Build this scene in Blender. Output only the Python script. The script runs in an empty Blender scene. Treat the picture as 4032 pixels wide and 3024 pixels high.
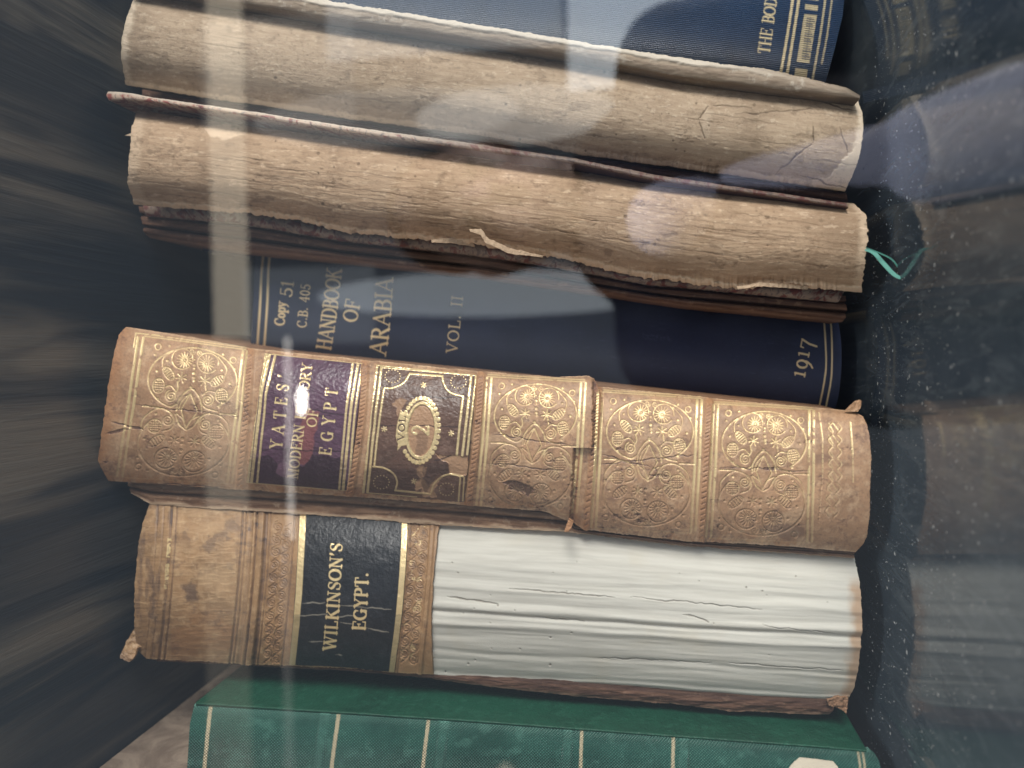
import bpy, math, random
import numpy as np
from mathutils import Matrix, Vector

rng = np.random.default_rng(7)
random.seed(7)
sc = bpy.context.scene
COL = sc.collection

# ------------------------------------------------------------------ camera
FPX, CX, CY = 2912.0, 2016.0, 1512.0           # focal length and centre in photo pixels (4032 x 3024)
PANE = 0.118                                    # distance of the case glass
VX, VY = 2500.0, 1380.0                         # where lines running straight into the case meet
eY = np.array([(VX - CX) / FPX, -(VY - CY) / FPX, -1.0]); eY /= np.linalg.norm(eY)
tl = (VX - CX) / FPX
eZ = np.array([-1.0, 0.0, -tl]); eZ -= eY * eZ.dot(eY); eZ /= np.linalg.norm(eZ)
eX = np.cross(eY, eZ)
M = np.stack([eX, eY, eZ])                      # camera -> world
cam_d = bpy.data.cameras.new('camera'); cam = bpy.data.objects.new('camera', cam_d); COL.objects.link(cam)
cam_d.sensor_width = 36.0; cam_d.lens = 26.0
cam_d.clip_start = 0.005; cam_d.clip_end = 50.0
cam_d.dof.use_dof = True; cam_d.dof.focus_distance = 0.226; cam_d.dof.aperture_fstop = 8.0
cam.matrix_world = Matrix([list(M[i]) + [0.0] for i in range(3)] + [[0, 0, 0, 1]])
sc.camera = cam


def at(px, py, Y):
    """the point of the scene seen at photo pixel (px, py) at depth Y"""
    px = np.asarray(px, float); py = np.asarray(py, float)
    r = np.stack([(px - CX) / FPX, -(py - CY) / FPX, -np.ones_like(px)], -1) @ M.T
    return r * (np.asarray(Y, float) / r[..., 1])[..., None]


# ------------------------------------------------------------------ light
world = bpy.data.worlds.new('World'); sc.world = world; world.use_nodes = True
bg = world.node_tree.nodes['Background']
bg.inputs[0].default_value = (0.72, 0.84, 1.0, 1); bg.inputs[1].default_value = 0.34
sc.view_settings.view_transform = 'Standard'; sc.view_settings.look = 'None'
sc.view_settings.exposure = 0.0; sc.view_settings.gamma = 1.0
sc.view_settings.use_curve_mapping = False


def area(name, loc, target, sx, sy, rad, col):
    L = bpy.data.lights.new(name, 'AREA'); L.shape = 'RECTANGLE'; L.size = sx; L.size_y = sy
    L.energy = rad * math.pi * sx * sy; L.color = col
    o = bpy.data.objects.new(name, L); COL.objects.link(o)
    o.location = loc
    o.rotation_euler = (Vector(target) - Vector(loc)).to_track_quat('-Z', 'Z').to_euler()
    return o


def window_light(name, x0, x1, y0, y1, A, rad, col, shape='RECTANGLE'):
    """a bright opening in the room behind the camera, seen mirrored in the case glass"""
    a = at(x0, y0, A); b = at(x1, y1, A)
    c = (a + b) / 2
    L = bpy.data.lights.new(name, 'AREA'); L.shape = shape
    L.size = abs(a[0] - b[0]); L.size_y = abs(a[2] - b[2])
    L.energy = rad * math.pi * L.size * L.size_y; L.color = col
    o = bpy.data.objects.new(name, L); COL.objects.link(o)
    o.location = (c[0], 2 * PANE - A, c[2]); o.rotation_euler = (math.radians(90), 0, 0)
    return o


DAY = (0.86, 0.94, 1.0); WARM = (1.0, 0.86, 0.66); NEUT = (1.0, 0.95, 0.88)
area('window_key', (1.84, -1.22, 0.02), (0, 0.22, 0.03), 0.75, 1.1, 31.0, (1.0, 0.95, 0.90))
area('room_fill', (-1.5, -1.1, 0.25), (0, 0.22, 0.03), 1.0, 0.9, 1.6, WARM)
area('shelf_fill', (0.35, -0.95, 2.25), (0, 0.2, -0.02), 1.0, 0.5, 22.0, (0.93, 0.97, 1.0))  # added overhead fill with no visible source, lifts the dark shelf
window_light('ceiling_strip', 795, 985, -700, 1330, 2.3, 2.1, WARM)
window_light('ceiling_strip', 797, 983, 1350, 2020, 2.35, 1.1, WARM)
window_light('ceiling_strip_end', 800, 1000, 2030, 3200, 2.6, 0.4, WARM)
window_light('ceiling_tube', 1122, 1160, 1330, 2120, 2.3, 4.0, NEUT)
window_light('ceiling_tube_end', 1105, 1160, 2140, 3100, 2.6, 0.5, NEUT)
window_light('far_window', 2232, 2690, -500, 330, 2.6, 3.2, DAY)
window_light('far_window_side', 1275, 2215, -500, 175, 2.7, 1.2, DAY)
window_light('far_wall', 1000, 2050, 385, 548, 2.8, .75, NEUT, 'ELLIPSE')
window_light('far_wall_bright', 1640, 2420, 360, 548, 2.7, 1.3, NEUT, 'ELLIPSE')
window_light('far_wall_left', 790, 1400, 90, 480, 2.9, 0.55, NEUT)
window_light('low_window', 1250, 2680, 1085, 1235, 2.6, 1.2, DAY, 'ELLIPSE')
window_light('low_window_side', 960, 1480, 1060, 1350, 2.7, 0.45, DAY)
window_light('added_glint', 1172, 1208, 1520, 1632, 1.9, 26.0, NEUT, 'ELLIPSE')  # added lamp; its mirror image stands in for the label's highlight



def spot(name, loc, target, deg, power, col):
    """an added spotlight over the visitor's side of the glass"""
    L = bpy.data.lights.new(name, 'SPOT'); L.energy = power; L.color = col; L.spot_size = math.radians(deg); L.spot_blend = .5; L.shadow_soft_size = .03
    o = bpy.data.objects.new(name, L); COL.objects.link(o); o.location = loc
    o.rotation_euler = (Vector(target) - Vector(loc)).to_track_quat('-Z', 'Y').to_euler()


spot('shirt_fill_spot', (.30, .30, 1.30), (.18, -.62, -.17), 17.0, 300, (.86, .90, 1.0))  # added, unseen lamp that brightens the mirrored chin and shirt

# ------------------------------------------------------------------ noise and drawing on grids


def vnoise(x, y, seed):
    t = np.random.default_rng(seed).random((256, 256))
    xi = np.floor(x).astype(int); yi = np.floor(y).astype(int)
    fx = x - xi; fy = y - yi
    fx = fx * fx * (3 - 2 * fx); fy = fy * fy * (3 - 2 * fy)
    a = t[xi & 255, yi & 255]; b = t[(xi + 1) & 255, yi & 255]
    c = t[xi & 255, (yi + 1) & 255]; d = t[(xi + 1) & 255, (yi + 1) & 255]
    return (a * (1 - fx) + b * fx) * (1 - fy) + (c * (1 - fx) + d * fx) * fy


def fbm(x, y, seed, octv=4, gain=0.5):
    s = 0; a = 1; tot = 0
    for k in range(octv):
        s = s + a * vnoise(x * 2 ** k + 17.3 * k, y * 2 ** k + 9.1 * k, seed + k); tot += a; a *= gain
    return s / tot


def sstep(a, b, x):
    t = np.clip((x - a) / (b - a), 0, 1)
    return t * t * (3 - 2 * t)


def poly(pts):
    """polyline by normalised arc length"""
    p = np.array(pts, float)
    l = np.r_[0, np.cumsum(np.hypot(*np.diff(p, axis=0).T))]; l /= l[-1]
    return lambda s: np.stack([np.interp(s, l, p[:, 0]), np.interp(s, l, p[:, 1])], -1)


def smooth_poly(pts, n=60):
    """a rounded curve through the points"""
    p = np.array(pts, float); q = np.vstack([2 * p[0] - p[1], p, 2 * p[-1] - p[-2]]); out = []
    for i in range(1, len(q) - 2):
        t = np.linspace(0, 1, n // (len(p) - 1) + 2, endpoint=False)[:, None]
        out.append(0.5 * (2 * q[i] + (q[i + 1] - q[i - 1]) * t + (2 * q[i - 1] - 5 * q[i] + 4 * q[i + 1] - q[i + 2]) * t ** 2
                          + (3 * q[i] - q[i - 1] - 3 * q[i + 1] + q[i + 2]) * t ** 3))
    return np.vstack(out + [p[-1:]])


class Canvas:
    """float layers over a grid whose nodes know the photo pixel they stand at"""

    def __init__(self, PX, PY):
        self.PX, self.PY = PX, PY; self.L = {}
        self.x0 = PX.min(1); self.x1 = PX.max(1)

    def layer(self, n):
        if n not in self.L: self.L[n] = np.zeros_like(self.PX)
        return self.L[n]

    def box(self, xa, xb, ya, yb):
        i = np.nonzero((self.x1 >= xa) & (self.x0 <= xb))[0]
        if not len(i): return None
        i0, i1 = i[0], i[-1] + 1
        P = self.PY[i0:i1]
        j = np.nonzero((P.max(0) >= ya) & (P.min(0) <= yb))[0]
        if not len(j): return None
        return slice(i0, i1), slice(j[0], j[-1] + 1)

    def line(self, pts, w, n='gold', val=1.0, soft=1.6):
        A = self.layer(n); pts = np.asarray(pts, float)
        ws = np.broadcast_to(np.asarray(w, float), (len(pts) - 1,))
        for (a, b, ww) in zip(pts[:-1], pts[1:], ws):
            m = ww / 2 + soft
            bx = self.box(min(a[0], b[0]) - m, max(a[0], b[0]) + m, min(a[1], b[1]) - m, max(a[1], b[1]) + m)
            if bx is None: continue
            X = self.PX[bx]; Y = self.PY[bx]; d = b - a; l2 = max(d @ d, 1e-9)
            t = np.clip(((X - a[0]) * d[0] + (Y - a[1]) * d[1]) / l2, 0, 1)
            D = np.hypot(X - a[0] - t * d[0], Y - a[1] - t * d[1])
            A[bx] = np.maximum(A[bx], val * (1 - sstep(ww / 2 - soft * .6, ww / 2 + soft, D)))

    def dash(self, a, b, w, on, off, n='gold', val=1.0):
        a = np.array(a, float); b = np.array(b, float); l = np.hypot(*(b - a)); u = (b - a) / l; t = 0
        while t < l:
            self.line([a + u * t, a + u * min(t + on, l)], w, n, val); t += on + off

    def disc(self, c, r, n='gold', val=1.0):
        self.line([c, (c[0] + .01, c[1])], 2 * r, n, val)

    def ring(self, c, rx, ry, w, n='gold', val=1.0, a0=0, a1=360, rot=0):
        t = np.radians(np.linspace(a0, a1, 40)); x = rx * np.cos(t); y = ry * np.sin(t); q = math.radians(rot)
        self.line(np.stack([c[0] + x * math.cos(q) - y * math.sin(q), c[1] + x * math.sin(q) + y * math.cos(q)], -1), w, n, val)

    def fill(self, pts, n, val=1.0, rough=0.0, seed=1, feather=3.0):
        """filled outline; rough bends it by that many pixels"""
        p = np.asarray(pts, float); A = self.layer(n); m = rough + feather + 2
        bx = self.box(p[:, 0].min() - m, p[:, 0].max() + m, p[:, 1].min() - m, p[:, 1].max() + m)
        if bx is None: return
        X = self.PX[bx]; Y = self.PY[bx]
        if rough:
            X = X + rough * 2 * (fbm(X / 22., Y / 22., seed, 4, .6) - .5); Y = Y + rough * 2 * (fbm(X / 22. + 40, Y / 22., seed + 9, 4, .6) - .5)
        ins = np.zeros(X.shape, bool); dist = np.full(X.shape, 1e9)
        for a, b in zip(p, np.roll(p, -1, 0)):
            c = ((a[1] > Y) != (b[1] > Y)) & (X < (b[0] - a[0]) * (Y - a[1]) / (b[1] - a[1] + 1e-12) + a[0]); ins ^= c
            d = b - a; t = np.clip(((X - a[0]) * d[0] + (Y - a[1]) * d[1]) / max(d @ d, 1e-9), 0, 1)
            dist = np.minimum(dist, np.hypot(X - a[0] - t * d[0], Y - a[1] - t * d[1]))
        sd = np.where(ins, dist, -dist)
        A[bx] = np.maximum(A[bx], val * sstep(-feather / 2, feather / 2, sd))

    def crack(self, a, b, w, n, amp=6, seed=3, val=1.0, step=9):
        a = np.array(a, float); b = np.array(b, float); k = max(3, int(np.hypot(*(b - a)) / step))
        t = np.linspace(0, 1, k); nn = np.array([-(b - a)[1], (b - a)[0]]) / np.hypot(*(b - a))
        o = (fbm(t * k / 4., t * 0, seed, 4, .6) - .5) * 2 * amp
        P = a + t[:, None] * (b - a) + o[:, None] * nn
        ww = w * (0.45 + fbm(t[:-1] * k / 3., t[:-1] * 0 + 5, seed + 3, 2)) * np.minimum(1, 4 * np.minimum(t[:-1] + .05, 1.05 - t[:-1]))
        self.line(P, ww, n, val)


# serif lettering drawn as thick and thin pen strokes
def arc(cx, cy, rx, ry, a0, a1, n=16):
    t = np.radians(np.linspace(a0, a1, n)); return [(cx + rx * math.cos(u), cy + ry * math.sin(u)) for u in t]


def stem(x=.16): return ('k', [(x, 0), (x, 1)])


G = {
    'A': (.80, [('t', [(.07, 0), (.4, 1)]), ('k', [(.4, .98), (.72, 0)]), ('t', [(.18, .36), (.6, .36)]), ('s', [(.07, 0), (.72, 0)])]),
    'B': (.66, [stem(), ('c', [(.16, 1), (.34, 1)] + arc(.36, .765, .2, .235, 90, -90) + [(.16, .53)]), ('c', [(.16, .53)] + arc(.38, .265, .24, .265, 90, -90) + [(.16, 0)]), ('s', [(.12, 0), (.12, 1)])]),
    'C': (.78, [('c', arc(.43, .5, .36, .5, 48, 312, 26)), ('t', [(.68, .70), (.68, .95)])]),
    'D': (.80, [stem(), ('c', [(.16, 1), (.33, 1)] + arc(.34, .5, .38, .5, 90, -90, 20) + [(.16, 0)]), ('s', [(.12, 0), (.12, 1)])]),
    'E': (.70, [stem(), ('t', [(.05, 1), (.62, 1), (.62, .8)]), ('t', [(.05, 0), (.64, 0), (.64, .22)]), ('t', [(.16, .52), (.46, .52)]), ('t', [(.46, .42), (.46, .62)])]),
    'F': (.66, [stem(), ('t', [(.05, 1), (.62, 1), (.62, .78)]), ('t', [(.16, .52), (.46, .52)]), ('t', [(.46, .42), (.46, .62)]), ('s', [(.16, 0)])]),
    'G': (.84, [('c', arc(.43, .5, .36, .5, 48, 320, 26)), ('t', [(.68, .70), (.68, .95)]), ('k', [(.69, .05), (.69, .42)]), ('s', [(.69, .42)])]),
    'H': (.84, [stem(), stem(.68), ('t', [(.16, .52), (.68, .52)]), ('s', [(.16, 0), (.16, 1), (.68, 0), (.68, 1)])]),
    'I': (.34, [stem(.17), ('s', [(.17, 0), (.17, 1)])]),
    'K': (.80, [stem(), ('t', [(.16, .42), (.64, 1)]), ('k', [(.33, .58), (.70, 0)]), ('s', [(.16, 0), (.16, 1), (.64, 1), (.7, 0)])]),
    'L': (.66, [stem(), ('t', [(.05, 0), (.62, 0), (.62, .24)]), ('s', [(.16, 1)])]),
    'M': (.95, [('t', [(.13, 0), (.13, 1)]), ('k', [(.14, 1), (.47, .02)]), ('t', [(.47, .02), (.8, 1)]), ('k', [(.8, 1), (.8, 0)]), ('s', [(.13, 0), (.13, 1), (.8, 1), (.8, 0)])]),
    'N': (.84, [('t', [(.15, 0), (.15, 1)]), ('k', [(.15, .98), (.69, .02)]), ('t', [(.69, 0), (.69, 1)]), ('s', [(.15, 0), (.13, 1), (.69, 1)])]),
    'O': (.84, [('c', arc(.42, .5, .36, .5, 0, 360, 34))]),
    'P': (.66, [stem(), ('c', [(.16, 1), (.34, 1)] + arc(.36, .74, .24, .26, 90, -90) + [(.16, .48)]), ('s', [(.16, 0), (.12, 1)])]),
    'R': (.76, [stem(), ('c', [(.16, 1), (.34, 1)] + arc(.36, .75, .23, .25, 90, -90) + [(.16, .5)]), ('k', [(.36, .5), (.68, 0)]), ('s', [(.16, 0), (.12, 1), (.7, 0)])]),
    'S': (.66, [('t', smooth_poly([(.56, .74), (.5, .94), (.33, 1), (.17, .92), (.13, .74)], 20)), ('k', smooth_poly([(.14, .74), (.22, .6), (.46, .45), (.55, .28)], 16)), ('t', smooth_poly([(.55, .28), (.52, .08), (.34, 0), (.17, .07), (.1, .26)], 20)), ('t', [(.57, .72), (.57, .95)]), ('t', [(.1, .06), (.1, .28)])]),
    'T': (.76, [stem(.38), ('t', [(.06, .78), (.06, 1), (.70, 1), (.70, .78)]), ('s', [(.38, 0)])]),
    'V': (.78, [('k', [(.08, 1), (.4, .02)]), ('t', [(.4, .02), (.70, 1)]), ('s', [(.08, 1), (.7, 1)])]),
    'W': (1.08, [('k', [(.08, 1), (.32, .02)]), ('t', [(.32, .02), (.54, .95)]), ('k', [(.54, .95), (.76, .02)]), ('t', [(.76, .02), (.99, 1)]), ('s', [(.08, 1), (.54, 1), (.99, 1)])]),
    'Y': (.78, [('k', [(.09, 1), (.4, .48)]), ('t', [(.4, .48), (.68, 1)]), ('k', [(.4, .48), (.4, 0)]), ('s', [(.09, 1), (.68, 1), (.4, 0)])]),
    '1': (.42, [stem(.22), ('t', [(.08, .86), (.22, 1)]), ('s', [(.22, 0)])]),
    '!': (.42, [('k', [(.22, 0), (.22, .62)]), ('t', [(.1, .6), (.22, .62)]), ('s', [(.22, 0)])]),
    '&': (.60, [('c', arc(.3, .30, .21, .32, 0, 360, 24)), ('c', [(.51, .3), (.49, .0), (.36, -.25), (.2, -.38)])]),
    '%': (.60, [('t', [(.08, .42), (.1, .6), (.56, .6)]), ('k', [(.55, .6), (.36, .1), (.3, -.38)])]),
    '4': (.66, [('t', [(.43, 1), (.06, .3), (.62, .3)]), ('k', [(.44, 1), (.44, 0)]), ('s', [(.44, 0)])]),
    '0': (.60, [('c', arc(.3, .5, .23, .5, 0, 360, 28))]),
    '5': (.58, [('t', [(.5, 1), (.17, 1), (.14, .58)]), ('c', arc(.27, .31, .24, .31, 125, -150, 22))]),
    '2': (.60, [('c', arc(.29, .72, .2, .28, 165, -20, 16) + [(.32, .32), (.08, .04)]), ('k', [(.08, .04), (.52, .04)]), ('t', [(.52, .04), (.54, .2)]), ('k', [(.1, .74), (.13, .8)])]),
    "'": (.24, [('k', [(.13, .98), (.12, .86)]), ('t', [(.15, .86), (.07, .70)])]),
    '.': (.28, [('k', [(.13, .06), (.13, .08)])]),
    'o': (.50, [('c', arc(.25, .32, .2, .32, 0, 360, 24))]),
    'p': (.58, [('k', [(.13, -.32), (.13, .64)]), ('c', arc(.31, .32, .2, .31, 150, -150, 22)), ('s', [(.13, -.32)])]),
    'y': (.52, [('k', [(.06, .64), (.26, .02)]), ('t', [(.46, .64), (.22, -.16), (.06, -.3)]), ('s', [(.06, .64), (.46, .64)])]),
}


def letters(c, s, P0, P1, cap, n='gold', gap=.10, thick=.15, thin=.062, val=1.0, xs=None, bend=0):
    P0 = np.array(P0, float); P1 = np.array(P1, float); ln = np.hypot(*(P1 - P0)); a = (P1 - P0) / ln; b = np.array([a[1], -a[0]])
    W = sum(.42 if ch == ' ' else G[ch][0] for ch in s) * cap; k = len(s) - 1
    if xs is None: g = gap * cap; xs = (ln - g * k) / W
    else: g = (ln - W * xs) / max(k, 1)
    x = 0.0
    f = lambda q: P0 + a * (x + q[0] * cap * xs) + b * (q[1] * cap + bend * (1 - (2 * (x + q[0] * cap * xs) / ln - 1) ** 2))
    tk, tn = thick * cap, thin * cap
    for ch in s:
        if ch == ' ': x += .42 * cap * xs + g; continue
        w, st = G[ch]
        for kind, pts in st:
            if kind == 's':
                for q in pts: c.line([f((q[0] - .13, q[1])), f((q[0] + .13, q[1]))], tn, n, val, 1.2)
                continue
            P = np.array([f(q) for q in pts])
            if kind == 'k': ww = tk
            elif kind == 't': ww = tn
            else:
                d = np.abs(np.diff(np.array(pts), axis=0)); ww = tn + (tk * 1.08 - tn) * (d[:, 1] / (np.hypot(d[:, 0], d[:, 1]) + 1e-9)) ** 1.3
            c.line(P, ww, n, val, 1.2)
        x += w * cap * xs + g


# ------------------------------------------------------------------ meshes
def tag(o, label=None, cat=None, group=None, kind=None):
    for k, v in (('label', label), ('category', cat), ('group', group), ('kind', kind)):
        if v: o[k] = v
    return o


def link(name, me, mat, parent=None):
    o = bpy.data.objects.new(name, me); COL.objects.link(o)
    if mat: me.materials.append(mat)
    if parent:
        o.parent = parent; o.matrix_parent_inverse = Matrix.Translation(-parent.location)
    return o


def book(name, loc, label, cat='book'):
    o = bpy.data.objects.new(name, None); COL.objects.link(o); o.empty_display_size = .02
    o.location = [float(v) for v in loc]
    return tag(o, label, cat, 'books standing on the shelf')


def raw_mesh(name, V, quads, uv=None, attrs=None, smooth=True):
    me = bpy.data.meshes.new(name); q = np.asarray(quads, np.int32); k = q.shape[1]
    me.vertices.add(len(V)); me.vertices.foreach_set('co', np.asarray(V, np.float32).ravel())
    me.loops.add(q.size); me.loops.foreach_set('vertex_index', q.ravel())
    me.polygons.add(len(q)); me.polygons.foreach_set('loop_start', np.arange(0, q.size, k, dtype=np.int32))
    me.polygons.foreach_set('loop_total', np.full(len(q), k, np.int32))
    me.polygons.foreach_set('use_smooth', np.full(len(q), smooth))
    me.update(calc_edges=True)
    if uv is not None:
        l = me.uv_layers.new(name='UVMap'); l.data.foreach_set('uv', np.asarray(uv, np.float32)[q.ravel()].ravel())
    for n, a in (attrs or {}).items():
        at_ = me.attributes.new(n, 'FLOAT', 'POINT'); at_.data.foreach_set('value', np.asarray(a, np.float32).ravel())
    me.validate(); return me


def jitter_line(P, amp, scale, seed):
    """frays an edge"""
    l = np.r_[0, np.cumsum(np.hypot(*np.diff(P, axis=0).T))]
    d = np.gradient(P, axis=0); nn = np.stack([-d[:, 1], d[:, 0]], -1) / (np.hypot(d[:, 0], d[:, 1])[:, None] + 1e-9)
    o = (.7 * (fbm(l / scale, l * 0 + seed * 3.7, seed, 5, .62) - .5) + .55 * (fbm(l / 13., l * 0 + seed, seed + 60, 3, .7) - .5)) * 2 * amp
    e = np.minimum(1, 12 * np.minimum(np.linspace(0, 1, len(P)), 1 - np.linspace(0, 1, len(P))))
    return P + nn * (o * e)[:, None]


class Patch:
    """a sheet between four edges given in photo pixels, standing at depth d, rounded back by R at its long edges"""

    def __init__(self, top, bot, left=None, right=None, d=.22, R=.0, p=2.0, step=3.0, fray=(0, 0, 0, 0), seed=1, depth=None, dslope=0.0):
        T0, B0 = poly(top), poly(bot)
        LS = np.hypot(*(np.array(top[-1], float) - np.array(top[0], float)))
        LT = np.hypot(*(np.array(bot[0], float) - np.array(top[0], float)))
        LT = max(LT, np.hypot(*(np.array(bot[-1], float) - np.array(top[-1], float))))
        ns, nt = max(3, int(LS / step)), max(3, int(LT / step))
        s = np.linspace(0, 1, ns); t = np.linspace(0, 1, nt)
        T, B = T0(s), B0(s)
        L = (poly(left) if left is not None else poly([T[0], B[0]]))(t); Rr = (poly(right) if right is not None else poly([T[-1], B[-1]]))(t)
        dT = jitter_line(T, fray[0], 60, seed) - T; dB = jitter_line(B, fray[1], 60, seed + 5) - B
        L[0], L[-1], Rr[0], Rr[-1] = T[0], B[0], T[-1], B[-1]
        dL = jitter_line(L, fray[2], 40, seed + 11) - L; dR = jitter_line(Rr, fray[3], 40, seed + 17) - Rr
        S, Tt = np.meshgrid(s, t, indexing='ij')
        s_, t_ = S[..., None], Tt[..., None]
        P = (1 - t_) * T[:, None] + t_ * B[:, None] + (1 - s_) * L[None] + s_ * Rr[None] - (
            (1 - s_) * (1 - t_) * T[0] + s_ * (1 - t_) * T[-1] + (1 - s_) * t_ * B[0] + s_ * t_ * B[-1])
        P = P + dT[:, None] * sstep(.16, 0, t_) + dB[:, None] * sstep(.84, 1, t_) + dL[None] * sstep(.02, 0, s_) + dR[None] * sstep(.98, 1, s_)
        self.S, self.T = S, Tt; self.PX, self.PY = P[..., 0], P[..., 1]
        self.d, self.R, self.p, self.dslope = d, R, p, dslope
        self.Y = (depth(self.PX, self.PY) if depth else d + R * np.abs(2 * Tt - 1) ** p + dslope * (S - .5))
        self.len = LS * d / FPX; self.wid = LT * d / FPX
        self.c = Canvas(self.PX, self.PY)
        self.h = np.zeros_like(S)
        self.edge_t, self.edge_b = (T, B)

    def tpos(self, px, py):
        """how far across the sheet a pixel stands, for things that lie on it"""
        yt = np.interp(px, self.edge_t[:, 0], self.edge_t[:, 1]); yb = np.interp(px, self.edge_b[:, 0], self.edge_b[:, 1])
        return (py - yt) / (yb - yt)

    def on(self, lift):
        return lambda px, py: self.d + self.R * np.abs(np.clip(2 * self.tpos(px, py) - 1, -1.1, 1.1)) ** self.p - lift

    def build(self, name, mat, parent, thk=.001, taper=0.0):
        ns, nt = self.S.shape
        V = at(self.PX, self.PY, self.Y); V[..., 1] -= self.h
        I = np.arange(ns * nt).reshape(ns, nt)
        q = np.stack([I[:-1, :-1], I[:-1, 1:], I[1:, 1:], I[1:, :-1]], -1).reshape(-1, 4)
        v0 = V[0, 0]; n = np.cross(V[1, 0] - v0, V[0, 1] - v0)
        mid = V[ns // 2, nt // 2]; n = np.cross(V[ns // 2 + 1, nt // 2] - mid, V[ns // 2, nt // 2 + 1] - mid)
        flip = n[1] > 0        # q winds s x t reversed: normal must look towards -Y
        if not flip: q = q[:, ::-1]
        uv = np.stack([self.S * self.len * 100, self.T * self.wid * 100], -1).reshape(-1, 2)
        loop = np.r_[I[:, 0], I[-1, 1:], I[-2::-1, -1], I[0, -2:0:-1]]
        Vf = V.reshape(-1, 3); nb = len(loop); N0 = len(Vf)
        A = Vf[loop]; cen = A.mean(0)
        rings = [A, A + (0, thk * .25, 0), A + (0, thk, 0)]
        if taper: rings[2] = rings[2] + (cen - A) * (1, 0, 1) * taper
        Vall = np.vstack([Vf] + rings); uvb = uv[loop]
        uvs = np.vstack([uv, uvb, uvb + (0, thk * 25), uvb + (0, thk * 100)])
        k = np.arange(nb); k2 = (k + 1) % nb
        rq = [np.stack([N0 + r * nb + k, N0 + r * nb + k2, N0 + (r + 1) * nb + k2, N0 + (r + 1) * nb + k], -1) for r in (0, 1)]
        rq = np.vstack(rq)
        a, b, c = Vall[rq[nb // 3, 0]], Vall[rq[nb // 3, 1]], Vall[rq[nb // 3, 2]]
        if np.cross(b - a, c - a) @ (a - cen) < 0: rq = rq[:, ::-1]
        at_ = {}
        for nme, arr in self.c.L.items():
            f = arr.ravel(); e = f[loop]; at_[nme] = np.concatenate([f, e, e, e])
        f = np.zeros(len(Vall)); f[N0:] = 1; at_['rim'] = f
        me = raw_mesh(name, Vall, np.vstack([q, rq]), uvs, at_)
        return link(name, me, mat, parent)


def box_mesh(name, lo, hi, mat, parent=None, bevel=0.0):
    x0, y0, z0 = lo; x1, y1, z1 = hi
    V = [(x0, y0, z0), (x1, y0, z0), (x1, y1, z0), (x0, y1, z0), (x0, y0, z1), (x1, y0, z1), (x1, y1, z1), (x0, y1, z1)]
    q = [(0, 3, 2, 1), (4, 5, 6, 7), (0, 1, 5, 4), (1, 2, 6, 5), (2, 3, 7, 6), (3, 0, 4, 7)]
    me = raw_mesh(name, V, q, None, None, False)
    o = link(name, me, mat, parent)
    if bevel:
        m = o.modifiers.new('bevel', 'BEVEL'); m.width = bevel; m.segments = 2
    return o


# ------------------------------------------------------------------ materials
class NT:
    def __init__(self, name):
        self.m = bpy.data.materials.new(name); self.m.use_nodes = True
        self.t = self.m.node_tree; self.t.nodes.clear()
        self.out = self.t.nodes.new('ShaderNodeOutputMaterial')

    def n(self, ty, ins=None, **props):
        nd = self.t.nodes.new(ty)
        for k, v in props.items(): setattr(nd, k, v)
        for k, v in (ins or {}).items(): self.set(nd, k, v)
        return nd

    def set(self, nd, k, v):
        s = nd.inputs[k]
        if hasattr(v, 'is_output'): self.t.links.new(v, s)
        elif hasattr(v, 'outputs'): self.t.links.new(v.outputs[0], s)
        else:
            if isinstance(v, tuple) and len(v) == 3 and s.type == 'RGBA': v = v + (1.0,)
            s.default_value = v

    def attr(self, n): return self.n('ShaderNodeAttribute', attribute_name=n).outputs['Fac']

    def uv(self, sx=1, sy=1, sz=1):
        u = self.n('ShaderNodeUVMap'); mp = self.n('ShaderNodeMapping', {'Vector': u, 'Scale': (sx, sy, sz)}); return mp.outputs[0]

    def obj(self, sx=1, sy=1, sz=1):
        u = self.n('ShaderNodeTexCoord'); mp = self.n('ShaderNodeMapping', {'Vector': u.outputs['Object'], 'Scale': (sx, sy, sz)}); return mp.outputs[0]

    def noise(self, vec, scale, detail=4, rough=.6, dist=0):
        return self.n('ShaderNodeTexNoise', {'Vector': vec, 'Scale': scale, 'Detail': detail, 'Roughness': rough, 'Distortion': dist}).outputs['Fac']

    def ramp(self, fac, a, b):
        return self.n('ShaderNodeMapRange', {'Value': fac, 'From Min': a, 'From Max': b}, interpolation_type='SMOOTHSTEP').outputs[0]

    def mix(self, f, a, b):
        nd = self.n('ShaderNodeMix', data_type='RGBA')
        self.set(nd, 0, f); self.set(nd, 6, a); self.set(nd, 7, b); return nd.outputs[2]

    def math(self, op, a, b=0.0, clamp=False):
        nd = self.n('ShaderNodeMath', operation=op, use_clamp=clamp); self.set(nd, 0, a); self.set(nd, 1, b); return nd.outputs[0]

    def bump(self, h, dist, strength=1.0, prev=None):
        ins = {'Height': h, 'Distance': dist, 'Strength': strength}
        if prev is not None: ins['Normal'] = prev
        return self.n('ShaderNodeBump', ins).outputs[0]

    def principled(self, col, rough=.6, normal=None, metal=0.0, spec=.4, **kw):
        ins = {'Base Color': col, 'Roughness': rough, 'Metallic': metal, 'Specular IOR Level': spec}
        if normal is not None: ins['Normal'] = normal
        ins.update(kw)
        b = self.n('ShaderNodeBsdfPrincipled', ins)
        self.t.links.new(b.outputs[0], self.out.inputs['Surface']); return b


GOLD = (0.90, 0.69, 0.37)


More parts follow.
